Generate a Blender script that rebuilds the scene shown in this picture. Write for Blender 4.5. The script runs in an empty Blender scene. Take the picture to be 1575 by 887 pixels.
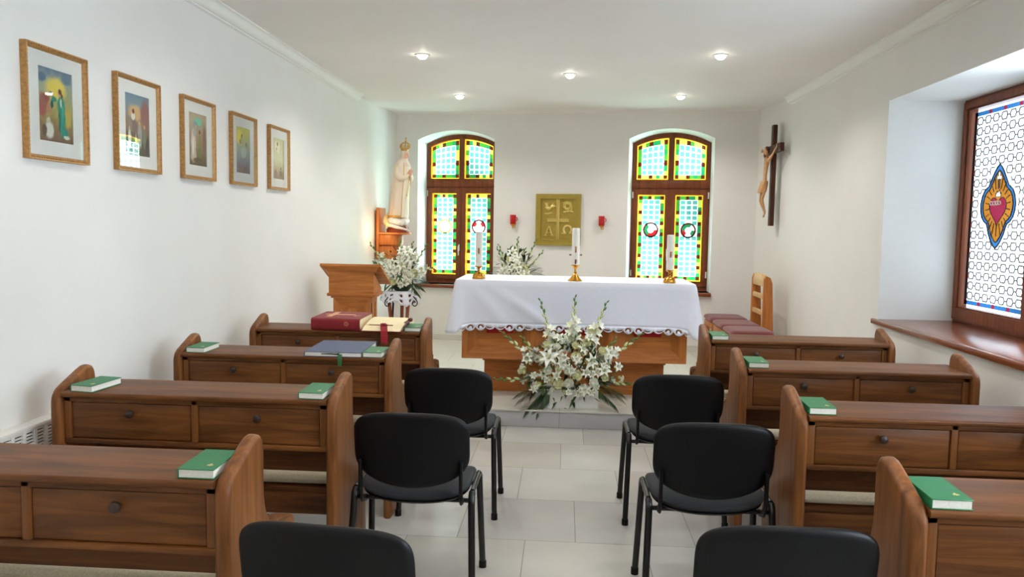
import bpy, bmesh, math, random
from mathutils import Vector, Matrix
random.seed(7)
PI = math.pi
SC = bpy.context.scene
COL = SC.collection
R = math.radians

# ------------------------------------------------------------------ helpers
def lin(c):
    def f(v):
        v /= 255.0
        return v / 12.92 if v <= 0.04045 else ((v + 0.055) / 1.055) ** 2.4
    return (f(c[0]), f(c[1]), f(c[2]), 1.0)

def new_mat(name):
    m = bpy.data.materials.new(name)
    m.use_nodes = True
    nt = m.node_tree
    b = nt.nodes['Principled BSDF']
    return m, nt, b

def plain(name, c, rough=0.6, metal=0.0, var=0.06, scale=18.0, spec=0.5, bump=0.0, coat=0.0, sheen=0.0):
    """plain colour with a soft procedural variation"""
    m, nt, b = new_mat(name)
    tc = nt.nodes.new('ShaderNodeTexCoord')
    nz = nt.nodes.new('ShaderNodeTexNoise')
    nz.inputs['Scale'].default_value = scale
    nz.inputs['Detail'].default_value = 4
    nt.links.new(tc.outputs['Object'], nz.inputs['Vector'])
    rp = nt.nodes.new('ShaderNodeValToRGB')
    l = lin(c)
    rp.color_ramp.elements[0].position = 0.3
    rp.color_ramp.elements[1].position = 0.7
    rp.color_ramp.elements[0].color = [x * (1 - var) for x in l[:3]] + [1]
    rp.color_ramp.elements[1].color = [min(1, x * (1 + var)) for x in l[:3]] + [1]
    nt.links.new(nz.outputs['Fac'], rp.inputs['Fac'])
    nt.links.new(rp.outputs['Color'], b.inputs['Base Color'])
    b.inputs['Roughness'].default_value = rough
    b.inputs['Metallic'].default_value = metal
    b.inputs['Specular IOR Level'].default_value = spec
    b.inputs['Coat Weight'].default_value = coat
    b.inputs['Sheen Weight'].default_value = sheen
    if bump:
        bp = nt.nodes.new('ShaderNodeBump')
        bp.inputs['Strength'].default_value = bump
        bp.inputs['Distance'].default_value = 0.004
        nt.links.new(nz.outputs['Fac'], bp.inputs['Height'])
        nt.links.new(bp.outputs['Normal'], b.inputs['Normal'])
    return m

def wood(name, dark, light, axis='x', rough=0.42, scale=1.0, coat=0.05, spec=0.25):
    """grain stretched along one axis"""
    m, nt, b = new_mat(name)
    tc = nt.nodes.new('ShaderNodeTexCoord')
    mp = nt.nodes.new('ShaderNodeMapping')
    s = {'x': (1.2, 14, 14), 'y': (14, 1.2, 14), 'z': (14, 14, 1.2)}[axis]
    mp.inputs['Scale'].default_value = [v * scale for v in s]
    nt.links.new(tc.outputs['Object'], mp.inputs['Vector'])
    n1 = nt.nodes.new('ShaderNodeTexNoise')
    n1.inputs['Scale'].default_value = 1.6
    n1.inputs['Detail'].default_value = 7
    n1.inputs['Roughness'].default_value = 0.62
    n1.inputs['Distortion'].default_value = 0.9
    nt.links.new(mp.outputs['Vector'], n1.inputs['Vector'])
    rp = nt.nodes.new('ShaderNodeValToRGB')
    rp.color_ramp.elements[0].position = 0.32
    rp.color_ramp.elements[1].position = 0.68
    rp.color_ramp.elements[0].color = lin(dark)
    rp.color_ramp.elements[1].color = lin(light)
    nt.links.new(n1.outputs['Fac'], rp.inputs['Fac'])
    nt.links.new(rp.outputs['Color'], b.inputs['Base Color'])
    b.inputs['Roughness'].default_value = rough
    b.inputs['Coat Weight'].default_value = coat
    b.inputs['Coat Roughness'].default_value = 0.25
    b.inputs['Specular IOR Level'].default_value = spec
    bp = nt.nodes.new('ShaderNodeBump')
    bp.inputs['Strength'].default_value = 0.12
    bp.inputs['Distance'].default_value = 0.002
    nt.links.new(n1.outputs['Fac'], bp.inputs['Height'])
    nt.links.new(bp.outputs['Normal'], b.inputs['Normal'])
    return m

def glass(name, c, k=1.0):
    """coloured window glass: what is outside shows tinted through it"""
    m, nt, b = new_mat(name)
    nt.nodes.remove(b)
    out = nt.nodes['Material Output']
    tr = nt.nodes.new('ShaderNodeBsdfTransparent')
    tr.inputs['Color'].default_value = [v * k for v in lin(c)[:3]] + [1]
    gl = nt.nodes.new('ShaderNodeBsdfGlossy')
    gl.inputs['Roughness'].default_value = 0.12
    mx = nt.nodes.new('ShaderNodeMixShader')
    mx.inputs['Fac'].default_value = 0.05
    nt.links.new(tr.outputs[0], mx.inputs[1])
    nt.links.new(gl.outputs[0], mx.inputs[2])
    nt.links.new(mx.outputs[0], out.inputs['Surface'])
    return m

def lamp_mat(name, c, strength):
    m, nt, b = new_mat(name)
    b.inputs['Base Color'].default_value = (0.8, 0.8, 0.8, 1)
    b.inputs['Emission Color'].default_value = lin(c)
    b.inputs['Emission Strength'].default_value = strength
    return m

class MB:
    """collects shapes and links them as one mesh object"""
    def __init__(self):
        self.bm = bmesh.new()
        self.mats = []
    def mi(self, m):
        if m not in self.mats:
            self.mats.append(m)
        return self.mats.index(m)
    def add(self, verts, faces, mat, M=None):
        k = self.mi(mat)
        vs = [self.bm.verts.new((M @ Vector(v)) if M else Vector(v)) for v in verts]
        for f in faces:
            try:
                fc = self.bm.faces.new([vs[i] for i in f])
                fc.material_index = k
            except ValueError:
                pass
        return vs
    def merge(self, tb, mat, M=None):
        tb.verts.index_update()
        self.add([v.co.copy() for v in tb.verts], [[v.index for v in f.verts] for f in tb.faces], mat, M)
        tb.free()
    def box(self, x0, x1, y0, y1, z0, z1, mat, bev=0.0, seg=2, M=None):
        tb = bmesh.new()
        bmesh.ops.create_cube(tb, size=1)
        for v in tb.verts:
            v.co = Vector(((x0 + x1) / 2 + v.co.x * (x1 - x0), (y0 + y1) / 2 + v.co.y * (y1 - y0), (z0 + z1) / 2 + v.co.z * (z1 - z0)))
        if bev:
            bmesh.ops.bevel(tb, geom=list(tb.edges), offset=bev, segments=seg, profile=0.5, affect='EDGES')
        self.merge(tb, mat, M)
    def prism(self, poly, axis, a0, a1, mat, bev=0.0, seg=2, M=None):
        """poly: 2D outline; axis x -> (y,z), y -> (x,z), z -> (x,y)"""
        def P(p, a):
            return {'x': (a, p[0], p[1]), 'y': (p[0], a, p[1]), 'z': (p[0], p[1], a)}[axis]
        tb = bmesh.new()
        A = [tb.verts.new(P(p, a0)) for p in poly]
        B = [tb.verts.new(P(p, a1)) for p in poly]
        n = len(poly)
        caps = [tb.faces.new(A), tb.faces.new(B)]
        for i in range(n):
            tb.faces.new((A[i], A[(i + 1) % n], B[(i + 1) % n], B[i]))
        bmesh.ops.recalc_face_normals(tb, faces=list(tb.faces))
        if bev:
            es = [e for f in caps for e in f.edges]
            bmesh.ops.bevel(tb, geom=es, offset=bev, segments=seg, profile=0.5, affect='EDGES')
        big = [f for f in tb.faces if len(f.verts) > 4]
        if big:
            bmesh.ops.triangulate(tb, faces=big)
        self.merge(tb, mat, M)
    def slab(self, poly, axis, a0, a1, mat, r=0.01, seg=4, M=None):
        """prism whose rims are rounded over (rim radius r)"""
        n = len(poly)
        area = sum(poly[i][0] * poly[(i + 1) % n][1] - poly[(i + 1) % n][0] * poly[i][1] for i in range(n))
        sg = 1 if area > 0 else -1
        nor = []
        for i in range(n):
            p, a, b = Vector(poly[i]), Vector(poly[i - 1]), Vector(poly[(i + 1) % n])
            u, v = (p - a).normalized(), (b - p).normalized()
            n1, n2 = Vector((-u.y, u.x)) * sg, Vector((-v.y, v.x)) * sg
            m = n1 + n2
            l = max(0.35, m.length_squared / 2)
            nor.append(m / l)
        def P(p, a):
            return {'x': (a, p[0], p[1]), 'y': (p[0], a, p[1]), 'z': (p[0], p[1], a)}[axis]
        lay = [(r * (1 - math.sin(k / seg * PI / 2)), a0 + r * (1 - math.cos(k / seg * PI / 2))) for k in range(seg + 1)]
        lay += [(d, a1 - (a - a0)) for d, a in reversed(lay)]
        vs, fs = [], []
        for d, a in lay:
            for i in range(n):
                vs.append(P((poly[i][0] + nor[i].x * d, poly[i][1] + nor[i].y * d), a))
        for k in range(len(lay) - 1):
            for i in range(n):
                j = (i + 1) % n
                fs.append((k * n + i, k * n + j, (k + 1) * n + j, (k + 1) * n + i))
        self.add(vs, fs, mat, M)
        for d, a in (lay[0], lay[-1]):
            pl = [(poly[i][0] + nor[i].x * d, poly[i][1] + nor[i].y * d) for i in range(n)]
            fill([pl], mat, self, lambda u, v, a=a: (M @ Vector(P((u, v), a))) if M else P((u, v), a))
    def lathe(self, prof, mat, c=(0, 0, 0), n=24, M=None, sx=1.0, sy=1.0, a0=0.0, a1=2 * PI):
        full = abs((a1 - a0) - 2 * PI) < 1e-6
        m = n if full else n + 1
        vs, fs = [], []
        for (r, z) in prof:
            for i in range(m):
                a = a0 + (a1 - a0) * i / n
                vs.append((c[0] + max(r, 1e-5) * math.cos(a) * sx, c[1] + max(r, 1e-5) * math.sin(a) * sy, c[2] + z))
        for j in range(len(prof) - 1):
            for i in range(n):
                i2 = (i + 1) % m
                fs.append((j * m + i, j * m + i2, (j + 1) * m + i2, (j + 1) * m + i))
        self.add(vs, fs, mat, M)
    def tube(self, pts, rad, mat, n=10, closed=False, M=None, flat=1.0):
        pts = [Vector(p) for p in pts]
        k = len(pts)
        rads = rad if isinstance(rad, (list, tuple)) else [rad] * k
        up = None
        vs, fs = [], []
        for i in range(k):
            a = pts[(i - 1) % k] if (closed or i > 0) else pts[i]
            b = pts[(i + 1) % k] if (closed or i < k - 1) else pts[i]
            t = (b - a).normalized()
            if up is None:
                up = Vector((0, 0, 1)) if abs(t.z) < 0.9 else Vector((1, 0, 0))
            u = (up - t * up.dot(t)).normalized()
            w = t.cross(u)
            up = u
            for j in range(n):
                an = 2 * PI * j / n
                vs.append(pts[i] + (u * math.cos(an) + w * math.sin(an) * flat) * rads[i])
        for i in range(k if closed else k - 1):
            for j in range(n):
                a, b = i * n + j, i * n + (j + 1) % n
                c, d = ((i + 1) % k) * n + (j + 1) % n, ((i + 1) % k) * n + j
                fs.append((a, b, c, d))
        if not closed:
            fs.append(tuple(range(n)))
            fs.append(tuple((k - 1) * n + j for j in range(n)))
        self.add(vs, fs, mat, M)
    def ball(self, c, rx, ry, rz, mat, n=12, m=8, M=None):
        prof = [(math.sin(PI * j / m), -math.cos(PI * j / m)) for j in range(m + 1)]
        vs, fs = [], []
        for (r, z) in prof:
            for i in range(n):
                a = 2 * PI * i / n
                vs.append((c[0] + max(r, 1e-4) * math.cos(a) * rx, c[1] + max(r, 1e-4) * math.sin(a) * ry, c[2] + z * rz))
        for j in range(m):
            for i in range(n):
                fs.append((j * n + i, j * n + (i + 1) % n, (j + 1) * n + (i + 1) % n, (j + 1) * n + i))
        self.add(vs, fs, mat, M)
    def pad(self, w, h, T, mat, p=5.0, N=22, bend=None, pw=6.0, M=None, edge=0.0):
        """padded rounded rectangle in the x,z plane, thickness along y"""
        def pos(u, v):
            s = max(abs(u), abs(v))
            if s < 1e-6:
                return 0.0, 0.0, 0.0
            x, z = u * w / 2, v * h / 2
            d = math.hypot(x, z)
            cx, cz = x / d, z / d
            r = (abs(cx / (w / 2)) ** p + abs(cz / (h / 2)) ** p) ** (-1 / p)
            return s * r * cx, s * r * cz, s
        vs, fs = [], []
        for side in (-1, 1):
            for i in range(N + 1):
                for j in range(N + 1):
                    # more rings near the edge
                    u0, v0 = -1 + 2 * i / N, -1 + 2 * j / N
                    u = math.copysign(1 - (1 - abs(u0)) ** 1.5, u0)
                    v = math.copysign(1 - (1 - abs(v0)) ** 1.5, v0)
                    x, z, s = pos(u, v)
                    t = T / 2 * max(0.0, 1 - s ** pw) ** 0.5 + edge
                    y = side * t
                    q = (x, y, z)
                    vs.append(bend(q) if bend else q)
        K = (N + 1) * (N + 1)
        def id(s, i, j):
            return s * K + i * (N + 1) + j
        for s in (0, 1):
            for i in range(N):
                for j in range(N):
                    f = (id(s, i, j), id(s, i + 1, j), id(s, i + 1, j + 1), id(s, i, j + 1))
                    fs.append(f if s == 0 else f[::-1])
        ring = [(i, 0) for i in range(N)] + [(N, j) for j in range(N)] + [(i, N) for i in range(N, 0, -1)] + [(0, j) for j in range(N, 0, -1)]
        for k in range(len(ring)):
            a, b = ring[k], ring[(k + 1) % len(ring)]
            fs.append((id(0, *a), id(1, *a), id(1, *b), id(0, *b)))
        self.add(vs, fs, mat, M)
    def build(self, name, parent=None, loc=None, rz=0.0, ang=38.0, recalc=True, weld=1e-5):
        if weld:
            bmesh.ops.remove_doubles(self.bm, verts=list(self.bm.verts), dist=weld)
        if recalc:
            bmesh.ops.recalc_face_normals(self.bm, faces=list(self.bm.faces))
        me = bpy.data.meshes.new(name)
        self.bm.to_mesh(me)
        self.bm.free()
        for m in self.mats:
            me.materials.append(m)
        for f in me.polygons:
            f.use_smooth = True
        me.set_sharp_from_angle(angle=R(ang))
        o = bpy.data.objects.new(name, me)
        COL.objects.link(o)
        if parent:
            o.parent = parent
        if loc is not None:
            o.location = loc
        if rz:
            o.rotation_euler = (0, 0, rz)
        return o

def tag(o, label=None, cat=None, group=None, kind=None):
    if label: o['label'] = label
    if cat: o['category'] = cat
    if group: o['group'] = group
    if kind: o['kind'] = kind
    return o

def thing(name, label, cat, loc=(0, 0, 0), rz=0.0, group=None):
    o = bpy.data.objects.new(name, None)
    o.empty_display_size = 0.1
    COL.objects.link(o)
    o.location = loc
    o.rotation_euler = (0, 0, rz)
    return tag(o, label, cat, group)

def struct(name, loc=(0, 0, 0), rz=0.0):
    o = bpy.data.objects.new(name, None)
    COL.objects.link(o)
    o.location = loc
    o.rotation_euler = (0, 0, rz)
    o['kind'] = 'structure'
    return o

def dup(root, loc, rz=None, label=None, group=None):
    r = root.copy()
    COL.objects.link(r)
    r.location = loc
    if rz is not None:
        r.rotation_euler = (0, 0, rz)
    if label: r['label'] = label
    if group: r['group'] = group
    for ch in list(root.children):
        c = ch.copy()
        COL.objects.link(c)
        c.parent = r
        for g in list(ch.children):
            d = g.copy()
            COL.objects.link(d)
            d.parent = c
    return r

def fill(loops, mat, mb, to3d):
    """fill a 2D outline with holes"""
    tb = bmesh.new()
    es = []
    for lp in loops:
        vs = [tb.verts.new((p[0], p[1], 0)) for p in lp]
        for i in range(len(vs)):
            es.append(tb.edges.new((vs[i], vs[(i + 1) % len(vs)])))
    bmesh.ops.triangle_fill(tb, use_beauty=True, use_dissolve=False, edges=es)
    tb.verts.index_update()
    mb.add([to3d(v.co.x, v.co.y) for v in tb.verts], [[v.index for v in f.verts] for f in tb.faces], mat)
    tb.free()

def smooth(pts, rads, k=5):
    """Catmull-Rom resampling of a polyline and its radii"""
    P = [Vector(p) for p in pts]
    n = len(P)
    op, orr = [], []
    for i in range(n - 1):
        a, b, c, d = P[max(0, i - 1)], P[i], P[i + 1], P[min(n - 1, i + 2)]
        for j in range(k):
            t = j / k
            op.append(.5 * (2 * b + (c - a) * t + (2 * a - 5 * b + 4 * c - d) * t * t + (3 * b - a - 3 * c + d) * t ** 3))
            orr.append(rads[i] + (rads[i + 1] - rads[i]) * (t * t * (3 - 2 * t)))
    return op + [P[-1]], orr + [rads[-1]]

def arc(cx, cz, r, a0, a1, n):
    return [(cx + r * math.cos(a0 + (a1 - a0) * i / n), cz + r * math.sin(a0 + (a1 - a0) * i / n)) for i in range(n + 1)]

def rrect(x0, x1, z0, z1, r, n=5):
    o = []
    for cx, cz, a in ((x1 - r, z0 + r, -PI / 2), (x1 - r, z1 - r, 0), (x0 + r, z1 - r, PI / 2), (x0 + r, z0 + r, PI)):
        o += arc(cx, cz, r, a, a + PI / 2, n)
    return o

# ------------------------------------------------------------------ materials
M_wall = plain('wall_paint', (226, 224, 220), 0.75, var=0.015, scale=3)
M_ceil = plain('ceiling_paint', (234, 230, 226), 0.6, var=0.015, scale=2, spec=0.3)
M_white = plain('white_plaster', (232, 232, 228), 0.6, var=0.01)
M_wood_x = wood('pew_wood_along_x', (72, 39, 14), (122, 73, 33), 'x', coat=0.03)
M_wood_y = wood('pew_wood_along_y', (72, 39, 14), (122, 73, 33), 'y')
M_wood_z = wood('pew_wood_upright', (88, 50, 20), (138, 85, 42), 'z')
M_oak_x = wood('altar_wood_along_x', (160, 92, 40), (202, 128, 64), 'x', rough=0.45)
M_oak_z = wood('altar_wood_upright', (160, 92, 40), (202, 128, 64), 'z', rough=0.45)
M_pale = wood('pale_oak', (196, 152, 96), (220, 182, 128), 'y', rough=0.45)
M_frame = wood('window_wood', (98, 48, 24), (136, 72, 38), 'z', rough=0.4)
M_sill = wood('sill_wood', (108, 52, 26), (140, 76, 42), 'y', rough=0.25, coat=0.5)
M_sill_x = wood('sill_wood_x', (108, 52, 26), (140, 76, 42), 'x', rough=0.25, coat=0.5)
M_knob = plain('dark_knob', (46, 28, 20), 0.4)
M_black = plain('black_plastic', (7, 7, 9), 0.45, spec=0.25, var=0.1, scale=60, bump=0.05)
M_fabric_black = plain('black_fabric', (38, 40, 44), 0.9, var=0.2, scale=200, bump=0.2)
M_metal_black = plain('black_steel', (10, 10, 12), 0.3, var=0.05, spec=0.5)
M_beige = plain('beige_cushion', (196, 186, 160), 0.95, var=0.14, scale=160, bump=0.25)
M_burg = plain('burgundy_velvet', (112, 40, 44), 0.85, var=0.1, scale=60, sheen=0.3)
M_green = plain('green_cover', (26, 112, 66), 0.45, var=0.08, scale=40)
M_paper = plain('book_pages', (226, 222, 214), 0.8, var=0.08, scale=220)
M_gold = plain('gold_print', (214, 190, 120), 0.4, var=0.05)
M_blue = plain('blue_cover', (62, 74, 108), 0.5, var=0.06, scale=60)
M_red = plain('red_cover', (128, 20, 30), 0.5, var=0.1, scale=40)
M_pink = plain('faded_gold_print', (222, 160, 124), 0.5, var=0.05)
M_cream = plain('cream_pages', (236, 222, 180), 0.75, var=0.04, scale=60)
M_ribbon = plain('red_ribbon', (150, 18, 34), 0.6, var=0.15, scale=60)
M_ribbon_dark = plain('dark_red_ribbon', (84, 14, 26), 0.6, var=0.25, scale=60)
M_ribbon_green = plain('green_ribbon', (30, 92, 44), 0.6)
M_redcloth = plain('red_cloth', (176, 16, 26), 0.8, var=0.08)
M_cloth = plain('white_linen', (228, 230, 242), 0.9, var=0.015, scale=40)
M_brass = plain('brass', (208, 152, 62), 0.22, metal=1.0, var=0.08)
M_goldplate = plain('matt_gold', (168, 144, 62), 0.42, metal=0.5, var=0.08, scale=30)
M_goldframe = plain('gilt_wood', (176, 130, 74), 0.4, metal=0.25, var=0.22, scale=70, bump=0.3)
M_mount = plain('picture_mount', (224, 222, 214), 0.8, var=0.01)
M_candle = plain('candle_wax', (236, 233, 226), 0.45, var=0.015)
M_wick = plain('wick', (40, 34, 30), 0.8)
M_redglass = plain('red_lamp_glass', (188, 14, 22), 0.15, var=0.05)
M_iron = plain('wrought_iron', (32, 30, 30), 0.45)
M_terr = plain('terracotta', (150, 84, 56), 0.7, var=0.1)
M_petal = plain('white_petal', (238, 240, 228), 0.6, var=0.03, scale=30)
M_petal2 = plain('cream_petal', (232, 232, 196), 0.6, var=0.06, scale=30)
M_bud = plain('green_white_bud', (204, 212, 158), 0.6, var=0.1, scale=40)
M_throat = plain('lily_throat', (206, 204, 120), 0.6)
M_stem = plain('flower_stem', (84, 118, 52), 0.55, var=0.12, scale=30)
M_leaf = plain('leaf_green', (58, 92, 44), 0.5, var=0.25, scale=20)
M_leaf2 = plain('dark_leaf', (40, 62, 36), 0.5, var=0.25, scale=20)
M_radiator = plain('radiator_enamel', (226, 224, 218), 0.4, var=0.01)
M_dark = plain('dark_inside', (30, 28, 28), 0.9)
M_statue = plain('ivory_mantle', (218, 200, 180), 0.6, var=0.03, scale=12)
M_statue2 = plain('ivory_robe', (228, 214, 194), 0.6, var=0.03, scale=12)
M_trimgold = plain('gold_trim', (206, 160, 80), 0.4, metal=0.4)
M_skin = plain('painted_skin', (222, 172, 142), 0.5, var=0.03)
M_cloud = plain('cloud_white', (226, 218, 210), 0.6, var=0.02)
M_cloudy = plain('cloud_yellow', (240, 214, 150), 0.6, var=0.04)
M_rock = plain('reddish_rock', (128, 50, 26), 0.5, var=0.25, scale=40)
M_corpus = plain('carved_limewood', (188, 138, 92), 0.5, var=0.1, scale=40)
M_crossw = wood('cross_wood', (56, 28, 18), (84, 44, 28), 'z', rough=0.4)
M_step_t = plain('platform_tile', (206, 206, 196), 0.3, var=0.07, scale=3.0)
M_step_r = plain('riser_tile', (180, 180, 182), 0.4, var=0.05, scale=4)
M_grout = plain('grout', (128, 124, 116), 0.9)
M_tiles = [plain('floor_tile_%s' % w, c, 0.28, var=0.08, scale=2.6, spec=0.45) for w, c in
           (('warm', (184, 180, 171)), ('pale', (190, 188, 182)), ('grey', (176, 174, 169)))]
M_lampglow = lamp_mat('lamp_glow', (255, 246, 230), 25.0)
M_lamprim = plain('lamp_rim', (238, 238, 234), 0.3, var=0.01)
M_picglass = None
def clear_glass():
    m, nt, b = new_mat('picture_glass')
    nt.nodes.remove(b)
    out = nt.nodes['Material Output']
    tr = nt.nodes.new('ShaderNodeBsdfTransparent')
    gl = nt.nodes.new('ShaderNodeBsdfGlossy')
    gl.inputs['Roughness'].default_value = 0.02
    fr = nt.nodes.new('ShaderNodeFresnel')
    fr.inputs['IOR'].default_value = 1.35
    mx = nt.nodes.new('ShaderNodeMixShader')
    nt.links.new(fr.outputs[0], mx.inputs[0])
    nt.links.new(tr.outputs[0], mx.inputs[1])
    nt.links.new(gl.outputs[0], mx.inputs[2])
    nt.links.new(mx.outputs[0], out.inputs['Surface'])
    return m
M_picglass = clear_glass()

# window glass colours
G_white = glass('glass_white', (250, 252, 252))
G_mist = glass('glass_mist', (214, 240, 232))
G_teal = glass('glass_teal', (92, 172, 156), .42)
G_yellow = glass('glass_yellow', (236, 176, 30), .55)
G_pale = glass('glass_straw', (190, 206, 70), .5)
G_green = glass('glass_green', (60, 140, 40), .42)
G_emer = glass('glass_emerald', (24, 140, 76), .36)
G_ruby = glass('glass_ruby', (84, 24, 10), .3)
G_red = glass('glass_red', (200, 36, 36), .34)
G_rose = glass('glass_rose', (226, 150, 140), .7)
G_blue = glass('glass_blue', (66, 132, 214))
G_amber = glass('glass_amber', (222, 140, 34))
G_ring = glass('glass_ring', (96, 24, 20), .22)
D_blue = glass('glass_deep_blue', (60, 136, 206), .028)
D_red = glass('glass_deep_red', (190, 40, 70), .026)
D_amber = glass('glass_deep_amber', (214, 136, 40), .026)
D_heart = glass('glass_deep_heart', (160, 34, 66), .030)
D_white = glass('glass_milky_white', (240, 248, 252), .125)
D_light = glass('glass_light_white', (240, 248, 252), .5)
D_clear = glass('glass_plain', (250, 252, 252), .95)
M_lead = plain('lead_came', (70, 70, 70), 0.5)
M_lead_pale = plain('pale_lead', (150, 152, 150), 0.5)

# ------------------------------------------------------------------ the room
XL, XR, ZC, ZP, YP = -2.27, 2.30, 2.95, 0.138, 6.13      # walls, ceiling, platform height, step edge
BN = math.hypot(1, 0.14)
E_ = Vector((1 / BN, -0.14 / BN, 0))
N_ = Vector((0.14 / BN, 1 / BN, 0))
RZB = math.atan2(-0.14, 1)
def BW(u, d, z):                       # point on / behind the slightly skewed end wall
    p = Vector((-0.1, 9.6, 0)) + E_ * u + N_ * d
    return Vector((p.x, p.y, z))

def left_x(y):
    if y < 8.6: return XL
    t = min(1.0, (y - 8.6) / 1.28)
    return XL + 0.14 * t * t
def right_x(y):
    if y < 8.6: return XR
    t = min(1.0, (y - 8.6) / .68)
    return XR - 0.13 * t * t

# floor of stone tiles with staggered joints
mb = MB()
mb.box(-2.6, 3.0, -2.2, 10.4, -0.10, -0.003, M_grout)
offs = [0.43, 0.083, 0.354, 0.0, 0.167, 0.31, 0.47]
for k in range(-10, 6):
    y0 = 3.27 + 0.6 * k
    off = offs[k % len(offs)]
    n = -6
    while off + 0.6 * n < 2.6:
        x0 = off + 0.6 * n
        mb.add([(x0 + .0015, y0 + .0015, 0), (x0 + .5985, y0 + .0015, 0), (x0 + .5985, y0 + .5985, 0), (x0 + .0015, y0 + .5985, 0)], [(0, 1, 2, 3)], random.choice(M_tiles))
        n += 1
o = mb.build('floor', recalc=False); o['kind'] = 'structure'

# raised platform under the altar
mb = MB()
mb.box(XL, XR, YP + 0.012, 10.4, 0.0, ZP - 0.003, M_grout)
n = 0
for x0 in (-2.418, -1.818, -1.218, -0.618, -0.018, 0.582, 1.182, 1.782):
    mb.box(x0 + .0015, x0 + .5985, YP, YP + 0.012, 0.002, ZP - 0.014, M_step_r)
for k in range(8):
    y0 = YP - 0.012 + (0 if k == 0 else 0.30 + 0.6 * (k - 1))
    y1 = y0 + (0.30 if k == 0 else 0.6)
    for j in range(-5, 5):
        x0 = -0.018 + 0.6 * j + (0.3 if k % 2 else 0)
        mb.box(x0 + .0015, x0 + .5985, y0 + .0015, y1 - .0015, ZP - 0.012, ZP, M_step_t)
o = mb.build('floor_platform'); o['kind'] = 'structure'

# side walls
def side_wall(name, fx, holes, sgn):
    mb = MB()
    ys = [-2.0, 0.0, 2.0, 4.0, 6.0, 7.9, 8.2, 8.4, 8.6, 8.8, 9.0, 9.2, 9.3, 9.4, 9.6, 9.8, 9.95]
    lo = [(y, 0.0) for y in ys]
    hi = [(y, ZC) for y in reversed(ys)]
    fill([lo + hi] + [[(h[0], h[2]), (h[1], h[2]), (h[1], h[3]), (h[0], h[3])] for h in holes], M_wall, mb, lambda y, z: (fx(y), y, z))
    for (a, b, c, d) in holes:
        x0, x1 = XR, XR + 0.60
        P = [(a, c), (b, c), (b, d), (a, d)]
        for i in range(4):
            p, q = P[i], P[(i + 1) % 4]
            mb.add([(x0, p[0], p[1]), (x0, q[0], q[1]), (x1, q[0], q[1]), (x1, p[0], p[1])], [(0, 1, 2, 3)], M_white)
    o = mb.build(name, ang=25, recalc=False); o['kind'] = 'structure'
W3 = (3.86, 5.935, 0.905, 2.52)
W4_ADDED = (0.30, 2.375, 0.905, 2.52)  # second window out of view, added to bring in more daylight
side_wall('wall_left', left_x, [], 1)
side_wall('wall_right', right_x, [W3, W4_ADDED], 1)
mb = MB()
mb.add([(XL, -2, 0), (XR, -2, 0), (XR, -2, ZC), (XL, -2, ZC)], [(0, 1, 2, 3)], M_wall)
o = mb.build('wall_back', recalc=False); o['kind'] = 'structure'
mb = MB()
mb.add([(-2.6, -2.1, ZC), (2.6, -2.1, ZC), (2.6, 10.3, ZC), (-2.6, 10.3, ZC)], [(0, 1, 2, 3)], M_ceil)
mb.box(-2.6, 2.6, -2.1, 10.3, ZC + 0.02, ZC + 0.1, M_ceil)
o = mb.build('ceiling', recalc=False); o['kind'] = 'structure'

# end wall with two arched openings
UC = [(-1.372 + 0.1) * BN, (1.212 + 0.1) * BN]
def arch(uc, a, z0, zs, za, n=18):
    h = za - zs
    r = (a * a + h * h) / (2 * h)
    th = math.asin(a / r)
    pts = [(uc - a, z0), (uc + a, z0)]
    pts += [(uc + r * math.sin(th - 2 * th * i / n), za - r + r * math.cos(th - 2 * th * i / n)) for i in range(n + 1)]
    return pts
mb = MB()
outer = [(-2.35, 0), (2.40, 0), (2.40, ZC), (-2.35, ZC)]
ops = [arch(uc, 0.49, 0.835, 2.625, 2.74) for uc in UC]
bks = [arch(uc + 0.0, 0.462, 0.835, 2.60, 2.722) for uc in UC]
fill([outer] + ops, M_wall, mb, lambda u, z: BW(u, 0, z))
for A, B in zip(ops, bks):
    k = len(A)
    for i in range(k):
        j = (i + 1) % k
        mb.add([BW(A[i][0], 0, A[i][1]), BW(A[j][0], 0, A[j][1]), BW(B[j][0], 0.30, B[j][1]), BW(B[i][0], 0.30, B[i][1])], [(0, 1, 2, 3)], M_white)
o = mb.build('wall_end', ang=30, recalc=False); o['kind'] = 'structure'

# cornices, with the end cove, and baseboards
for i, (x, s) in enumerate(((XL, 1), (XR, -1))):
    mb = MB()
    prof = [(x, ZC), (x + s * .085, ZC), (x + s * .085, ZC - .010), (x + s * .070, ZC - .014), (x + s * .060, ZC - .024)]
    prof += [(x + s * (.018 + .042 * math.cos(t * PI / 12)), ZC - .024 - .042 * math.sin(t * PI / 12) ) for t in range(7)]
    prof += [(x + s * .018, ZC - .074), (x, ZC - .080)]
    mb.prism(prof, 'y', -2.0, 8.45, M_white)
    o = mb.build('trim_%d' % (i + 1)); o['kind'] = 'structure'
mb = MB()
cove = []
for i in range(9):
    t = i / 8 * PI / 2
    cove.append((-0.16 + 0.16 * math.sin(t), ZC - 0.02 + 0.02 * math.cos(t)))
vs, fs = [], []
for u in (-2.3, 2.35):
    for (d, z) in cove:
        vs.append(BW(u, d, z))
for i in range(8):
    fs.append((i, i + 1, i + 10, i + 9))
mb.add(vs, fs, M_ceil)
o = mb.build('trim_3', recalc=False); o['kind'] = 'structure'
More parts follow.
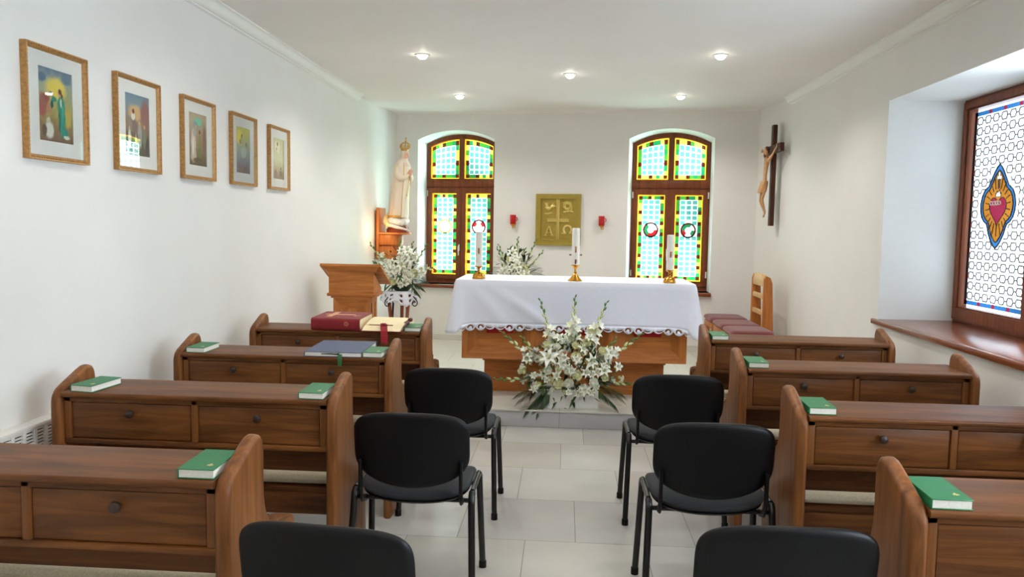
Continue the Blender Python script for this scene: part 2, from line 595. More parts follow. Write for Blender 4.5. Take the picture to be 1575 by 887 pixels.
def baseboard(name, pts, z0, h=0.07):
    mb = MB()
    for (a, b) in zip(pts[:-1], pts[1:]):
        a, b = Vector(a), Vector(b)
        t = (b - a).normalized(); n = Vector((-t.y, t.x))
        A = [(a.x, a.y), (b.x, b.y), (b.x + n.x * .012, b.y + n.y * .012), (a.x + n.x * .012, a.y + n.y * .012)]
        mb.prism(A, 'z', z0, z0 + h, M_step_t, bev=0.002, seg=1)
    o = mb.build(name); o['kind'] = 'structure'
baseboard('baseboard_left', [(XL, 6.12), (XL, -2.0)], 0.0)
baseboard('baseboard_right', [(XR, -2.0), (XR, 6.12)], 0.0)
a, b = BW(2.28, 0, 0), BW(-2.09, 0, 0)
baseboard('baseboard_end', [(a.x, a.y), (b.x, b.y)], ZP)

# ------------------------------------------------------------------ stained glass windows
def frame_prism(mb, loops, y0, y1, mat):
    for y in (y0, y1):
        fill(loops, mat, mb, lambda u, z, y=y: (u, y, z))
    for lp in loops:
        for i in range(len(lp)):
            p, q = lp[i], lp[(i + 1) % len(lp)]
            mb.add([(p[0], y0, p[1]), (q[0], y0, q[1]), (q[0], y1, q[1]), (p[0], y1, p[1])], [(0, 1, 2, 3)], mat)

def lattice_pane(u0, u1, z0, top, y, med=None, seed=0):
    """leaded pane: straw edge, jewelled border, field of teal squares"""
    rnd = random.Random(seed)
    H = min(top(u0), top(u1)) - z0
    ew, bw = 0.011, 0.044
    def breaks(L):
        inner = L - 2 * (ew + bw)
        n = max(1, round(inner / 0.061))
        p = inner / n
        b = [(0, ew, 'e')]
        b.append((ew, ew + bw, 'b'))
        s = ew + bw
        for i in range(n):
            b.append((s + i * p, s + i * p + p * .12, 'g'))
            b.append((s + i * p + p * .12, s + i * p + p * .88, 't'))
            b.append((s + i * p + p * .88, s + (i + 1) * p, 'g'))
        b.append((L - ew - bw, L - ew, 'b'))
        b.append((L - ew, L, 'e'))
        return b
    W = u1 - u0
    ub, vb = breaks(W), breaks(H)
    def P(a, b):
        u = u0 + a
        t = max(0.0, (b - (H - 0.30)) / 0.30)
        return (u, y, z0 + b + t * (top(u) - z0 - H))
    mb = MB()
    bandmats = [G_green, G_pale, G_emer, G_green, G_emer, G_pale]
    for ci, (a0, a1, ta) in enumerate(ub):
        for ri, (b0, b1, tb) in enumerate(vb):
            if 'e' in (ta, tb): m = G_yellow
            elif ta == 'b' and tb == 'b': m = G_ruby
            elif ta == 'b' or tb == 'b': m = None
            elif ta == 't' and tb == 't': m = G_teal
            elif ta == 'g' and tb == 'g': m = G_rose
            else: m = G_mist
            if m is None: continue
            if med and math.hypot(u0 + (a0 + a1) / 2 - med[0], z0 + (b0 + b1) / 2 - med[1]) < med[2] - 0.004: continue
            mb.add([P(a0, b0), P(a1, b0), P(a1, b1), P(a0, b1)], [(0, 1, 2, 3)], m)
    # the jewelled band
    for (L, horiz) in ((W, True), (H, False)):
        inner = L - 2 * (ew + bw)
        n = max(3, 3 * round(inner / 0.135))
        p = inner / n
        for side in (0, 1):
            for i in range(n):
                s0, s1 = ew + bw + i * p, ew + bw + (i + 1) * p
                m = G_ruby if i % 3 == 2 and i < n - 1 else rnd.choice(bandmats)
                k0, k1 = (ew, ew + bw) if side == 0 else ((H if horiz else W) - ew - bw, (H if horiz else W) - ew)
                if horiz: q = [P(s0, k0), P(s1, k0), P(s1, k1), P(s0, k1)]
                else: q = [P(k0, s0), P(k1, s0), P(k1, s1), P(k0, s1)]
                mb.add(q, [(0, 1, 2, 3)], m)
    if med:
        mu, mz, r, cols = med
        n = 36
        for i in range(n):
            a0, a1 = 2 * PI * i / n, 2 * PI * (i + 1) / n
            c = cols[int(i / n * len(cols))]
            f = lambda rr, a: (mu + rr * math.cos(a), y - 0.002, mz + rr * math.sin(a))
            mb.add([f(0.4 * r, a0), f(0.78 * r, a0), f(0.78 * r, a1), f(0.4 * r, a1)], [(0, 1, 2, 3)], c)
            mb.add([f(0, a0), f(0.4 * r, a0), f(0.4 * r, a1)], [(0, 1, 2)], G_white)
            mb.add([f(0.78 * r, a0), f(r, a0), f(r, a1), f(0.78 * r, a1)], [(0, 1, 2, 3)], G_ring if cols[0] is not G_rose else G_amber)
    return mb

def end_window(idx, uc, meds):
    p = BW(uc, 0.285, 0)
    w = struct('window_%d' % idx, p, RZB)
    hw = 0.475
    za, h = 2.722, 0.122
    r = (hw * hw + h * h) / (2 * h)
    def top(rr): return lambda u: za - r + math.sqrt(max(0, rr * rr - u * u))
    oa = arch(0, hw, 0.835, 2.60, za)
    tin = top(r - 0.058)
    holes = []
    for s in (-1, 1):
        a, b = sorted((s * 0.035, s * 0.408))
        n = 8
        holes.append([(a, 2.165), (b, 2.165)] + [(b + (a - b) * i / n, tin(b + (a - b) * i / n)) for i in range(n + 1)])
        a, b = sorted((s * 0.062, s * 0.385))
        holes.append([(a, 0.945), (b, 0.945), (b, 1.98), (a, 1.98)])
    mb = MB()
    frame_prism(mb, [oa] + holes, 0.0, 0.07, M_frame)
    mb.build('window_frame', w, ang=30)
    # casements standing proud of the frame
    for s in (-1, 1):
        a, b = sorted((s * 0.003, s * 0.440))
        c, d = sorted((s * 0.062, s * 0.385))
        mb = MB()
        frame_prism(mb, [[(a, 0.885), (b, 0.885), (b, 2.045), (a, 2.045)], [(c, 0.945), (d, 0.945), (d, 1.98), (c, 1.98)]], -0.018, 0.0, M_frame)
        sa = mb.build('casement', w, ang=30)
        for z in (1.02, 1.97):
            hb = MB(); hb.lathe([(0.0, 0), (.009, 0), (.009, .075), (0.0, .075)], M_radiator, (s * 0.447, -0.012, z - .03), n=10)
            hb.build('hinge', sa)
        if s < 0:
            hb = MB()
            hb.box(-.030, -.012, -.026, -.018, 1.25, 1.33, M_radiator, bev=.003)
            hb.tube([(-.021, -.024, 1.31), (-.021, -.05, 1.31), (-.021, -.052, 1.29), (-.021, -.050, 1.19)], [.006, .007, .008, .006], M_radiator)
            hb.build('handle', sa)
    # cross rail and centre post moulding
    mb = MB()
    mb.box(-.455, .455, -.012, 0.0, 2.06, 2.15, M_frame, bev=.004)
    mb.box(-.022, .022, -.012, 0.0, 2.15, za - .05, M_frame, bev=.004)
    mb.build('cross_rail', w)
    k = 0
    for s in (-1, 1):
        a, b = sorted((s * 0.035, s * 0.408))
        lattice_pane(a, b, 2.165, tin, 0.03, None, idx * 10 + k).build('glass_pane', w, recalc=False, weld=0); k += 1
        a, b = sorted((s * 0.062, s * 0.385))
        cols = meds[0 if s < 0 else 1]
        lattice_pane(a, b, 0.945, lambda u: 1.98, 0.03, ((a + b) / 2, 1.558, 0.094, cols), idx * 10 + k).build('glass_pane', w, recalc=False, weld=0); k += 1
    return w
end_window(1, UC[0], ([G_rose, G_white, G_white, G_rose, G_white, G_rose], [G_red, G_white, G_red, G_white, G_white, G_white]))
end_window(2, UC[1], ([G_white, G_white, G_emer, G_emer, G_red, G_red], [G_white, G_emer, G_emer, G_red, G_white, G_emer]))
for i, uc in enumerate(UC):
    mb = MB()
    mb.box(-.505, .505, -.055, .285, .792, .835, M_sill_x, bev=.008)
    o = mb.build('window_sill_%d' % (i + 1), None, BW(uc, 0, 0), RZB)
    o.name = 'trim_%d' % (4 + i); o['kind'] = 'structure'

# big side windows: leaded white glass with a heart medallion
def medal_outline(s):
    """pointed quatrefoil, unit half height"""
    pts = [(0, 1.0), (.10, .93), (.20, .82), (.30, .68), (.385, .56), (.43, .49), (.50, .46), (.62, .38), (.71, .24), (.76, .06), (.745, -.10), (.68, -.26), (.57, -.36), (.45, -.42), (.40, -.50), (.33, -.66), (.22, -.82), (.10, -.94), (0, -1.0)]
    full = pts + [(-x, z) for x, z in pts[-2:0:-1]]
    return [(x * s, z * s) for x, z in full]
def side_window(idx, hole):
    field = D_white if idx == 3 else D_clear
    yc, hw = (hole[0] + hole[1]) / 2, (hole[1] - hole[0]) / 2
    w = struct('window_%d' % idx, (XR + 0.53, yc, 0), -PI / 2)
    z0, z1 = hole[2] + 0.039, hole[3]
    glassz = (1.055, 2.445)
    mb = MB()
    holes = []
    for s in (-1, 1):
        a, b = sorted((s * 0.160, s * 0.970))
        holes.append([(a, glassz[0]), (b, glassz[0]), (b, glassz[1]), (a, glassz[1])])
    frame_prism(mb, [[(-hw, z0), (hw, z0), (hw, z1), (-hw, z1)]] + holes, 0.0, 0.06, M_frame)
    mb.build('window_frame', w, ang=30)
    for s in (-1, 1):
        if idx == 3: field = D_white if s < 0 else D_light  # near sash glass made clearer so more daylight reaches the reveal
        a, b = sorted((s * 0.010, s * 1.012))
        c, d = sorted((s * 0.160, s * 0.970))
        mb = MB()
        frame_prism(mb, [[(a, z0 + .020), (b, z0 + .020), (b, z1 - .020), (a, z1 - .020)], [(c - .012, glassz[0] - .012), (d + .012, glassz[0] - .012), (d + .012, glassz[1] + .012), (c - .012, glassz[1] + .012)]], -0.020, 0.0, M_frame)
        mb.build('casement', w, ang=30)
        # glass
        y = 0.03
        gb = MB()
        def q(u0, u1, v0, v1, m, dy=0.0):
            gb.add([(u0, y + dy, v0), (u1, y + dy, v0), (u1, y + dy, v1), (u0, y + dy, v1)], [(0, 1, 2, 3)], m)
        ga, gz = glassz
        ew, bw = .022, .030
        q(c, c + ew, ga, gz, field); q(d - ew, d, ga, gz, field)
        q(c + ew, d - ew, ga, ga + ew, field); q(c + ew, d - ew, gz - ew, gz, field)
        for (L0, L1, hz) in ((c + ew, d - ew, True), (ga + ew, gz - ew, False)):
            n = round((L1 - L0) / .036)
            for i in range(n):
                a0, a1 = L0 + (L1 - L0) * i / n, L0 + (L1 - L0) * (i + 1) / n
                m = D_red if i % 5 == 0 else D_blue
                if hz:
                    q(a0, a1, ga + ew, ga + ew + bw, m); q(a0, a1, gz - ew - bw, gz - ew, m)
                else:
                    q(c + ew, c + ew + bw, a0, a1, m); q(d - ew - bw, d - ew, a0, a1, m)
        fc, fd, fa, fz = c + ew + bw, d - ew - bw, ga + ew + bw, gz - ew - bw
        mu, mz, mh = (c + d) / 2 - .015, 1.762, 0.280
        outl = [(mu + x, mz + z) for x, z in medal_outline(mh)]
        fill([[(fc, fa), (fd, fa), (fd, fz), (fc, fz)], outl], field, gb, lambda u, z: (u, y, z))
        inn = [(mu + x * .86, mz + z * .86) for x, z in medal_outline(mh)]
        # blue rim, gold rays
        for i in range(len(outl)):
            j = (i + 1) % len(outl)
            gb.add([(outl[i][0], y, outl[i][1]), (outl[j][0], y, outl[j][1]), (inn[j][0], y, inn[j][1]), (inn[i][0], y, inn[i][1])], [(0, 1, 2, 3)], D_blue)
        heart = []
        for i in range(40):
            t = 2 * PI * i / 40
            hx = 16 * math.sin(t) ** 3
            hz = 13 * math.cos(t) - 5 * math.cos(2 * t) - 2 * math.cos(3 * t) - math.cos(4 * t)
            heart.append((mu + hx * .0064, mz - 0.022 + hz * .0068))
        cz = mz + .168
        crs = [(mu - .008, cz - .050), (mu + .008, cz - .050), (mu + .009, cz + .014), (mu + .028, cz + .010), (mu + .028, cz + .034), (mu + .009, cz + .030), (mu + .012, cz + .056), (mu - .012, cz + .056), (mu - .009, cz + .030), (mu - .028, cz + .034), (mu - .028, cz + .010), (mu - .009, cz + .014)]
        flm = [(mu - .026, mz + .064), (mu + .026, mz + .064), (mu + .032, mz + .092), (mu + .018, mz + .082), (mu + .010, mz + .112), (mu - .004, mz + .088), (mu - .016, mz + .104), (mu - .020, mz + .080), (mu - .032, mz + .088)]
        fill([inn, heart, crs, flm], D_amber, gb, lambda u, z: (u, y, z))
        fill([heart], D_heart, gb, lambda u, z: (u, y, z))
        fill([crs], D_white, gb, lambda u, z: (u, y, z)); fill([flm], D_white, gb, lambda u, z: (u, y, z))
        gb.build('glass_pane', w, recalc=False, weld=0)
        # thorns and lead lines of the medallion
        hb = MB()
        for o1 in (heart, crs, flm):
            hb.tube([(u, y - .002, z) for u, z in o1], .0028, M_lead, n=4, closed=True)
        M_lit = bpy.data.materials.get('white_enamel') or plain('white_enamel', (246, 246, 240), 0.3, var=.01)
        for i in range(4):
            hb.tube([(mu - .066 + .033 * i + .018 * math.cos(t * PI / 5), y - .009, mz + .022 + .012 * math.sin(t * PI / 5) * (1 if i % 2 else -1)) for t in range(11)],   .004, M_lit, n=5)
        for i in range(22):
            a = 2 * PI * (i + .5) / 22
            r0, r1 = .118, .118 + .05 * (1 + .6 * abs(math.sin(a)) ** 3)
            hb.tube([(mu + r0 * math.cos(a) * .9, y - .003, mz + r0 * math.sin(a)), (mu + r1 * math.cos(a) * .9, y - .003, mz + r1 * math.sin(a))],   .0032, M_lead, n=4)
        hb.build('heart_medallion', w)
        lb = MB()
        def inside(u, z):
            x, zz = abs(u - mu) / mh, (z - mz) / mh
            if abs(zz) > 1.02: return False
            lim = .8 - .5 * max(0, abs(zz) - .25) / .3 if abs(zz) < .45 else .46 * (1.02 - abs(zz)) / .5
            return x < max(0.0, min(.78, lim)) + .03
        def seg(p0, p1, t=.0050, m=M_lead_pale):
            if inside(*p0) or inside(*p1): return
            lb.tube([(p0[0], y - .002, p0[1]), (p1[0], y - .002, p1[1])], t, m, n=4)
        nr = 18
        rp = (fz - fa) / nr
        nc = 7
        cp = (fd - fc) / nc
        for i in range(nr):
            zc = fa + rp * (i + .5)
            for k in range(nc):
                uc = fc + cp * (k + .5)
                hexa = [(-.36, 0), (-.24, .34), (.24, .34), (.36, 0), (.24, -.34), (-.24, -.34)]
                P = [(uc + cp * x, zc + rp * zz) for x, zz in hexa]
                for a0 in range(6):
                    seg(P[a0], P[(a0 + 1) % 6])
                seg((uc + cp * .36, zc), (uc + cp * .64, zc)) if k < nc - 1 else None
        for o1, t in ((outl, .005), (inn, .004)):
            lb.tube([(u, y - .003, z) for u, z in o1], t, M_lead, n=5, closed=True)
        lb.build('lead_lattice', w)
    # tiny pins along the casement edge
    return w
side_window(3, W3)
side_window(4, W4_ADDED)
for i, hole in enumerate((W3, W4_ADDED)):
    mb = MB()
    mb.box(XR - .003, XR + .60, hole[0] + .002, hole[1] - .002, .906, .944, M_sill, bev=.008)
    if i == 0:
        mb.box(XR - .035, XR - .002, hole[0] - .04, hole[1] + .045, .906, .944, M_sill, bev=.008)
    else:
        mb.box(XR - .035, XR - .002, hole[0] - .04, hole[1] + .04, .906, .944, M_sill, bev=.008)
    o = mb.build('trim_%d' % (6 + i)); o['kind'] = 'structure'

# ------------------------------------------------------------------ light
SKY_N, SKY_E = 7.0, 30.0
wd = bpy.data.worlds.new('sky'); SC.world = wd
wd.use_nodes = True
nt = wd.node_tree
bg = nt.nodes['Background']
tc = nt.nodes.new('ShaderNodeTexCoord')
nz = nt.nodes.new('ShaderNodeTexNoise'); nz.inputs['Scale'].default_value = 8.0; nz.inputs['Detail'].default_value = 3
nt.links.new(tc.outputs['Generated'], nz.inputs['Vector'])
rp = nt.nodes.new('ShaderNodeValToRGB')              # leafy dark patches and hazy bright sky
rp.color_ramp.elements[0].position = 0.40; rp.color_ramp.elements[0].color = (0.26, 0.34, 0.36, 1)
rp.color_ramp.elements[1].position = 0.60; rp.color_ramp.elements[1].color = (1.10, 1.22, 1.38, 1)
nt.links.new(nz.outputs['Fac'], rp.inputs['Fac'])
sx = nt.nodes.new('ShaderNodeSeparateXYZ')
nt.links.new(tc.outputs['Generated'], sx.inputs[0])
mr = nt.nodes.new('ShaderNodeMapRange')              # the sun side of the sky is much brighter
mr.interpolation_type = 'SMOOTHSTEP'
mr.inputs['From Min'].default_value = 0.15; mr.inputs['From Max'].default_value = 0.55
mr.inputs['To Min'].default_value = SKY_N; mr.inputs['To Max'].default_value = SKY_E
nt.links.new(sx.outputs['X'], mr.inputs['Value'])
nt.links.new(rp.outputs['Color'], bg.inputs['Color'])
nt.links.new(mr.outputs[0], bg.inputs['Strength'])

def spot(name, loc, power, ang=110, c=(1, .96, .90), aim=None, blend=0.6, size=0.04):
    l = bpy.data.lights.new(name, 'SPOT')
    l.energy = power; l.color = c; l.spot_size = R(ang); l.spot_blend = blend; l.shadow_soft_size = size
    o = bpy.data.objects.new(name, l); COL.objects.link(o); o.location = loc
    d = (Vector(aim) - Vector(loc)) if aim else Vector((0, 0, -1))
    o.rotation_euler = d.to_track_quat('-Z', 'Y').to_euler()
    return o
LP = [((-1.19, 6.47), 'lit recessed ceiling light toward the pictures wall, above the lectern'),
      ((0.01, 7.27), 'lit recessed ceiling light on its own, midway across the ceiling'),
      ((1.19, 6.45), 'lit recessed ceiling light nearest the big side window, larger looking'),
      ((-1.155, 8.48), 'lit recessed ceiling light closest above the crowned statue and arched window'),
      ((1.160, 8.42), 'lit recessed ceiling light closest to the crucifix, near the end wall')]
for (x, y), lab in LP:
    t = thing('ceiling_spotlight', lab, 'ceiling light', (x, y, ZC), group='recessed ceiling lights')
    mb = MB(); mb.lathe([(.043, -.002), (.043, -.009), (.052, -.009), (.060, -.003), (.060, 0.0)], M_lamprim, n=28); mb.build('rim', t)
    mb = MB(); mb.lathe([(0.0, -.036), (.020, -.034), (.034, -.024), (.041, -.010), (.042, -.003), (0, -.003)], M_lampglow, n=24); mb.build('lamp_lens', t)
    spot('spot_lamp', (x, y, ZC - .06), 28, 150)

for x, y in ((-1.19, 4.4), (1.19, 4.4), (0.0, 3.4), (-1.19, 2.2), (1.19, 2.2), (0.0, 0.8), (-1.19, -.5), (1.19, -.5)):
    spot('spot_lamp', (x, y, ZC - .02), 20, 150)      # unseen fill lamps added over the seats, without fixtures

l = bpy.data.lights.new('warm_lamp', 'POINT'); l.energy = 1.5; l.color = (1, .72, .36); l.shadow_soft_size = .03
o = bpy.data.objects.new('warm_lamp', l); COL.objects.link(o); o.location = (-2.10, 8.95, 1.50)

# ------------------------------------------------------------------ camera
yaw, pitch, roll = R(3.7997), R(4.5405), R(0.9644)
cy, sy, cp, sp = math.cos(yaw), math.sin(yaw), math.cos(pitch), math.sin(pitch)
F = Vector((-sy * cp, cy * cp, -sp)); Rt = Vector((cy, sy, 0)); D = F.cross(Rt)
r2 = Rt * math.cos(roll) - D * math.sin(roll)
d2 = Rt * math.sin(roll) + D * math.cos(roll)
cam = bpy.data.cameras.new('camera'); co = bpy.data.objects.new('camera', cam); COL.objects.link(co)
cam.sensor_width = 36; cam.lens = 1215 / 1575 * 36
cam.clip_start = 0.05
m = Matrix.Identity(4)
for i in range(3):
    m[i][0] = r2[i]; m[i][1] = -d2[i]; m[i][2] = -F[i]
m[2][3] = 1.58
co.matrix_world = m
SC.camera = co
SC.view_settings.view_transform = 'Standard'
SC.view_settings.look = 'None'
SC.view_settings.gamma = 1
SC.view_settings.use_curve_mapping = False
SC.view_settings.exposure = 0.55
SC.cycles.max_bounces = 12
SC.cycles.diffuse_bounces = 8
SC.cycles.transparent_max_bounces = 16
SC.cycles.sample_clamp_indirect = 8

# ------------------------------------------------------------------ pews
PW = 1.20                                                # pew width, origin: middle of its rear edge on the floor
def round_poly(pts, rads, n=6):
    out = []
    k = len(pts)
    for i in range(k):
        p = Vector(pts[i]); a = Vector(pts[i - 1]); b = Vector(pts[(i + 1) % k]); r = rads[i]
        if r <= 0:
            out.append((p.x, p.y)); continue
        u = (a - p).normalized(); v = (b - p).normalized()
        p0, p1 = p + u * r, p + v * r
        for j in range(n + 1):
            t = j / n
            q = p0 * (1 - t) ** 2 + p * 2 * t * (1 - t) + p1 * t * t
            out.append((q.x, q.y))
    return out
def make_pew(name, label, group):
    t = thing(name, label, 'pew', (0, 0, 0), 0, group)
    prof = round_poly([(0.0, 0.0), (0.0, 0.868), (0.262, 0.972), (0.262, 0.715), (0.325, 0.628), (0.485, 0.585), (0.49, 0.0), (0.40, 0.0), (0.37, 0.14), (0.19, 0.14), (0.16, 0.0)],
                      [0, .055, .095, .06, .06, .05, 0, 0, .04, .04, 0])
    for s in (-1, 1):
        x0, x1 = sorted((s * PW / 2, s * (PW / 2 - 0.045)))
        mb = MB(); mb.slab(prof, 'x', x0, x1, M_wood_z, r=0.016)
        mb.build('end_panel', t, ang=50)
        x0, x1 = sorted((s * (PW / 2 + 0.010), s * (PW / 2 - 0.055)))
        ar = round_poly([(0.330, 0.622), (0.345, 0.640), (0.49, 0.606), (0.505, 0.545), (0.47, 0.540), (0.455, 0.578)], [.004, .012, .025, .008, .008, .02])
        mb = MB(); mb.slab(ar, 'x', x0, x1, M_wood_y, r=0.008); mb.build('armrest', t, ang=50)
    xi = PW / 2 - 0.046
    # writing top with a rounded lip
    lip = round_poly([(0.004, 0.846), (0.004, 0.868), (0.27, 0.876), (0.27, 0.852)], [.009, .009, 0, 0], 4)
    mb = MB(); mb.prism(lip, 'x', -xi, xi, M_wood_x); mb.build('desk_top', t)
    # drawer case
    mb = MB()
    mb.box(-xi, xi, 0.024, 0.25, 0.652, 0.672, M_wood_x, bev=.003)
    mb.box(-xi, xi, 0.026, 0.036, 0.826, 0.846, M_wood_x, bev=.002)
    for x0, x1 in ((-xi, -xi + .03), (-.013, .013), (xi - .03, xi)):
        mb.box(x0, x1, 0.026, 0.25, 0.672, 0.846, M_wood_z, bev=.003)
    mb.box(-xi, xi, 0.24, 0.26, 0.50, 0.852, M_wood_x, bev=.002)
    mb.build('drawer_case', t)
    for s in (-1, 1):
        x0, x1 = sorted((s * .016, s * (xi - .033)))
        mb = MB(); mb.box(x0, x1, 0.032, 0.052, 0.675, 0.823, M_wood_x, bev=.004)
        d = mb.build('drawer', t)
        mb = MB()
        kx = (x0 + x1) / 2
        My = Matrix.Translation((kx, 0.033, 0.783)) @ Matrix.Rotation(PI / 2, 4, 'X')
        mb.lathe([(0.0, .03), (.010, .029), (.016, .024), (.017, .018), (.012, .011), (.008, .006), (.009, 0.0), (0, 0)], M_knob, n=20, M=My)
        mb.build('knob', d)
    # seat and its cushion
    mb = MB()
    mb.box(-xi, xi, 0.27, 0.70, 0.395, 0.420, M_wood_x, bev=.004)
    mb.box(-xi, xi, 0.262, 0.285, 0.30, 0.395, M_wood_x, bev=.003)
    mb.box(-xi, xi, 0.66, 0.68, 0.33, 0.395, M_wood_x, bev=.003)
    mb.build('seat', t)
    mb = MB()
    mb.pad(2 * xi - .01, 0.43, 0.060, M_beige, p=14, N=24, pw=10, M=Matrix.Translation((0, 0.49, 0.450)) @ Matrix.Rotation(PI / 2, 4, 'X'))
    mb.build('seat_cushion', t)
    return t
XPL, XPR = -1.50, 1.508
pew_rows = [2.045, 3.06, 4.08, 5.11]
GP = 'wooden pews with desk backs and drawers'
labs_l = ['brown wooden pew cut off at the pictures side, one hymnal at its aisle end',
          'brown wooden pew by the white radiator grille, bearing two green hymnals, one at each end',
          'brown wooden pew bearing a large blue binder and two green hymnals',
          'brown wooden pew before the lectern, bearing the thick red book and the open cream book']
labs_r = ['brown wooden pew cut by the picture edge, one green hymnal, on the side window side',
          'brown wooden pew under the side window sill, second from the camera, one hymnal',
          'brown wooden pew on the window side, third from the camera, both drawer knobs showing',
          'brown wooden pew on the window side, closest to the burgundy stools']
pew0 = None
for i, y in enumerate(pew_rows):
    for x, labs in ((XPL, labs_l), (XPR, labs_r)):
        if pew0 is None:
            pew0 = make_pew('wooden_pew', labs[i], GP); pew0.location = (x, y, 0)
        else:
            dup(pew0, (x, y, 0), 0.0, labs[i])
# pew on the right rows sits a touch wider
# ------------------------------------------------------------------ aisle chairs
def make_chair(label, group):
    t = thing('visitor_chair', label, 'chair', (0, 0, 0), 0, group)
    # origin: floor point under the middle of the rear feet; chair faces +y
    def bend_back(q):
        x, y, z = q                              # leans back, wraps around the sitter, bellies down at the bottom
        k = 1 - (x / .24) ** 2
        zz = z + (.055 * k * z / .128 if z < 0 else .012 * k * z / .128)
        return (x, y - 0.16 * z + 0.55 * x * x, zz)
    Mb = Matrix.Translation((0, 0.02, 0.680))
    mb = MB(); mb.pad(0.48, 0.256, 0.034, M_black, p=4.6, N=24, bend=bend_back, pw=8, edge=.002, M=Mb); b = mb.build('backrest', t, ang=60)
    mb = MB(); mb.pad(0.445, 0.226, 0.05, M_fabric_black, p=4.6, N=20, bend=lambda q: bend_back((q[0], q[1] + .018, q[2])), pw=5, M=Mb); mb.build('back_cushion', b, ang=60)
    def bend_seat(q):
        x, y, z = q                              # z runs front (+) to rear (-)
        dz = 0.03 * (x / .235) ** 2 - 0.05 * max(0, (z - .08) / .14) ** 2
        return (x, y - dz, z)
    Ms = Matrix.Translation((0, 0.265, 0.455)) @ Matrix.Rotation(-PI / 2, 4, 'X')
    mb = MB(); mb.pad(0.475, 0.425, 0.060, M_fabric_black, p=4.2, N=22, bend=bend_seat, pw=6, M=Matrix.Translation((0, 0.265, 0.452)) @ Matrix(((1, 0, 0, 0), (0, 0, 1, 0), (0, -1, 0, 0), (0, 0, 0, 1))))
    mb.build('seat', t, ang=60)
    mb = MB(); mb.pad(0.455, 0.405, 0.03, M_black, p=4.2, N=14, bend=bend_seat, pw=8, M=Matrix.Translation((0, 0.265, 0.428)) @ Matrix(((1, 0, 0, 0), (0, 0, 1, 0), (0, -1, 0, 0), (0, 0, 0, 1))))
    mb.build('seat_pan', t, ang=60)
    for s in (-1, 1):
        xo, xi_ = s * 0.262, s * 0.247
        top = 0.47
        # rear leg, front leg and the rail between them bend from one tube: two legs + rail
        mb = MB(); mb.tube([(xo, 0.012, 0.012), (xi_, 0.075, top - .05), (xi_, 0.083, top - .015), (xi_, 0.102, top - .002)], .0145, M_metal_black, n=12, flat=.8)
        l = mb.build('leg', t, ang=60)
        mb = MB(); mb.lathe([(0, 0), (.0175, 0), (.0175, .03), (.0145, .034), (0, .034)], M_black, (xo, 0.011, 0.0005), n=14); mb.build('foot', l)
        mb = MB(); mb.tube([(xo, 0.432, 0.012), (xi_, 0.385, top - .05), (xi_, 0.378, top - .015), (xi_, 0.358, top - .002)], .0145, M_metal_black, n=12, flat=.8)
        l = mb.build('leg', t, ang=60)
        mb = MB(); mb.lathe([(0, 0), (.0175, 0), (.0175, .03), (.0145, .034), (0, .034)], M_black, (xo, 0.433, 0.0005), n=14); mb.build('foot', l)
        mb = MB(); mb.tube([(xi_, 0.102, top - .002), (xi_, 0.23, top), (xi_, 0.358, top - .002)], .0145, M_metal_black, n=12, flat=.8)
        mb.build('side_rail', t, ang=60)
        mb = MB()
        mb.tube([(s * .205, 0.115, 0.425), (s * .207, 0.055, 0.440), (s * .208, 0.030, 0.48), (s * .208, 0.022, 0.62)], .015, M_black, n=10, flat=.55)
        mb.build('back_bracket', t, ang=60)
    mb = MB()
    for y in (0.12, 0.35):
        mb.tube([(-.247, y, 0.425), (.247, y, 0.425)], .010, M_metal_black, n=10)
    mb.build('cross_bar', t)
    return t
GC = 'black visitor chairs in the aisle'
spots = [(-.612, 4.125, 0.0, 'black visitor chair farthest up the aisle on the pictures-wall side, before the altar step'),
         (-.612, 3.105, 0.0, 'black visitor chair beside the pew with two green hymnals and the radiator'),
         (-.607, 1.905, -0.10, 'black visitor chair cut off below, on the pictures-wall side of the aisle, tilted'),
         (.612, 4.125, 0.0, 'black visitor chair farthest up the aisle on the side window side'),
         (.612, 3.105, 0.0, 'black visitor chair in the middle of its row of three, on the side window side'),
         (.602, 2.025, 0.02, 'black visitor chair cut off below, on the side window side of the aisle')]
ch0 = None
for x, y, rz, lab in spots:
    if ch0 is None:
        ch0 = make_chair(lab, GC); ch0.location = (x, y, 0); ch0.rotation_euler = (0, 0, rz)
    else:
        dup(ch0, (x, y, 0), rz, lab)

# ------------------------------------------------------------------ books on the pews
def top_z(dy):                       # height of the writing top, dy from the pew's rear edge
    return 0.868 + 0.008 * max(0, min(1, (dy - .004) / .266))
TILT = math.atan2(0.008, 0.266)
def make_hymnal(label):
    t = thing('green_hymnal', label, 'book', (0, 0, 0), 0, 'green hymnals')
    w, d, h = 0.105, 0.175, 0.028
    mb = MB()
    mb.box(-w / 2, w / 2, 0, d, h - .003, h, M_green, bev=.001, seg=1)
    mb.box(-w / 2, w / 2, 0, d, 0, .003, M_green, bev=.001, seg=1)
    mb.box(-w / 2, -w / 2 + .003, 0, d, .001, h - .001, M_green, bev=.001, seg=1)
    mb.build('cover', t)
    mb = MB(); mb.box(-w / 2 + .004, w / 2 - .003, .003, d - .003, .003, h - .003, M_paper); mb.build('pages', t)
    mb = MB()
    cx, cz = .025, .040
    mb.box(cx - .002, cx + .002, cz - .009, cz + .009, h - .0005, h + .0006, M_gold)
    mb.box(cx - .008, cx + .008, cz - .002, cz + .002, h - .0005, h + .0006, M_gold)
    for s in (-1, 1):
        mb.box(cx + s * .006 - .0015, cx + s * .006 + .0015, cz - .008, cz - .003, h - .0005, h + .0006, M_gold)
    mb.build('cross_emblem', t)
    return t
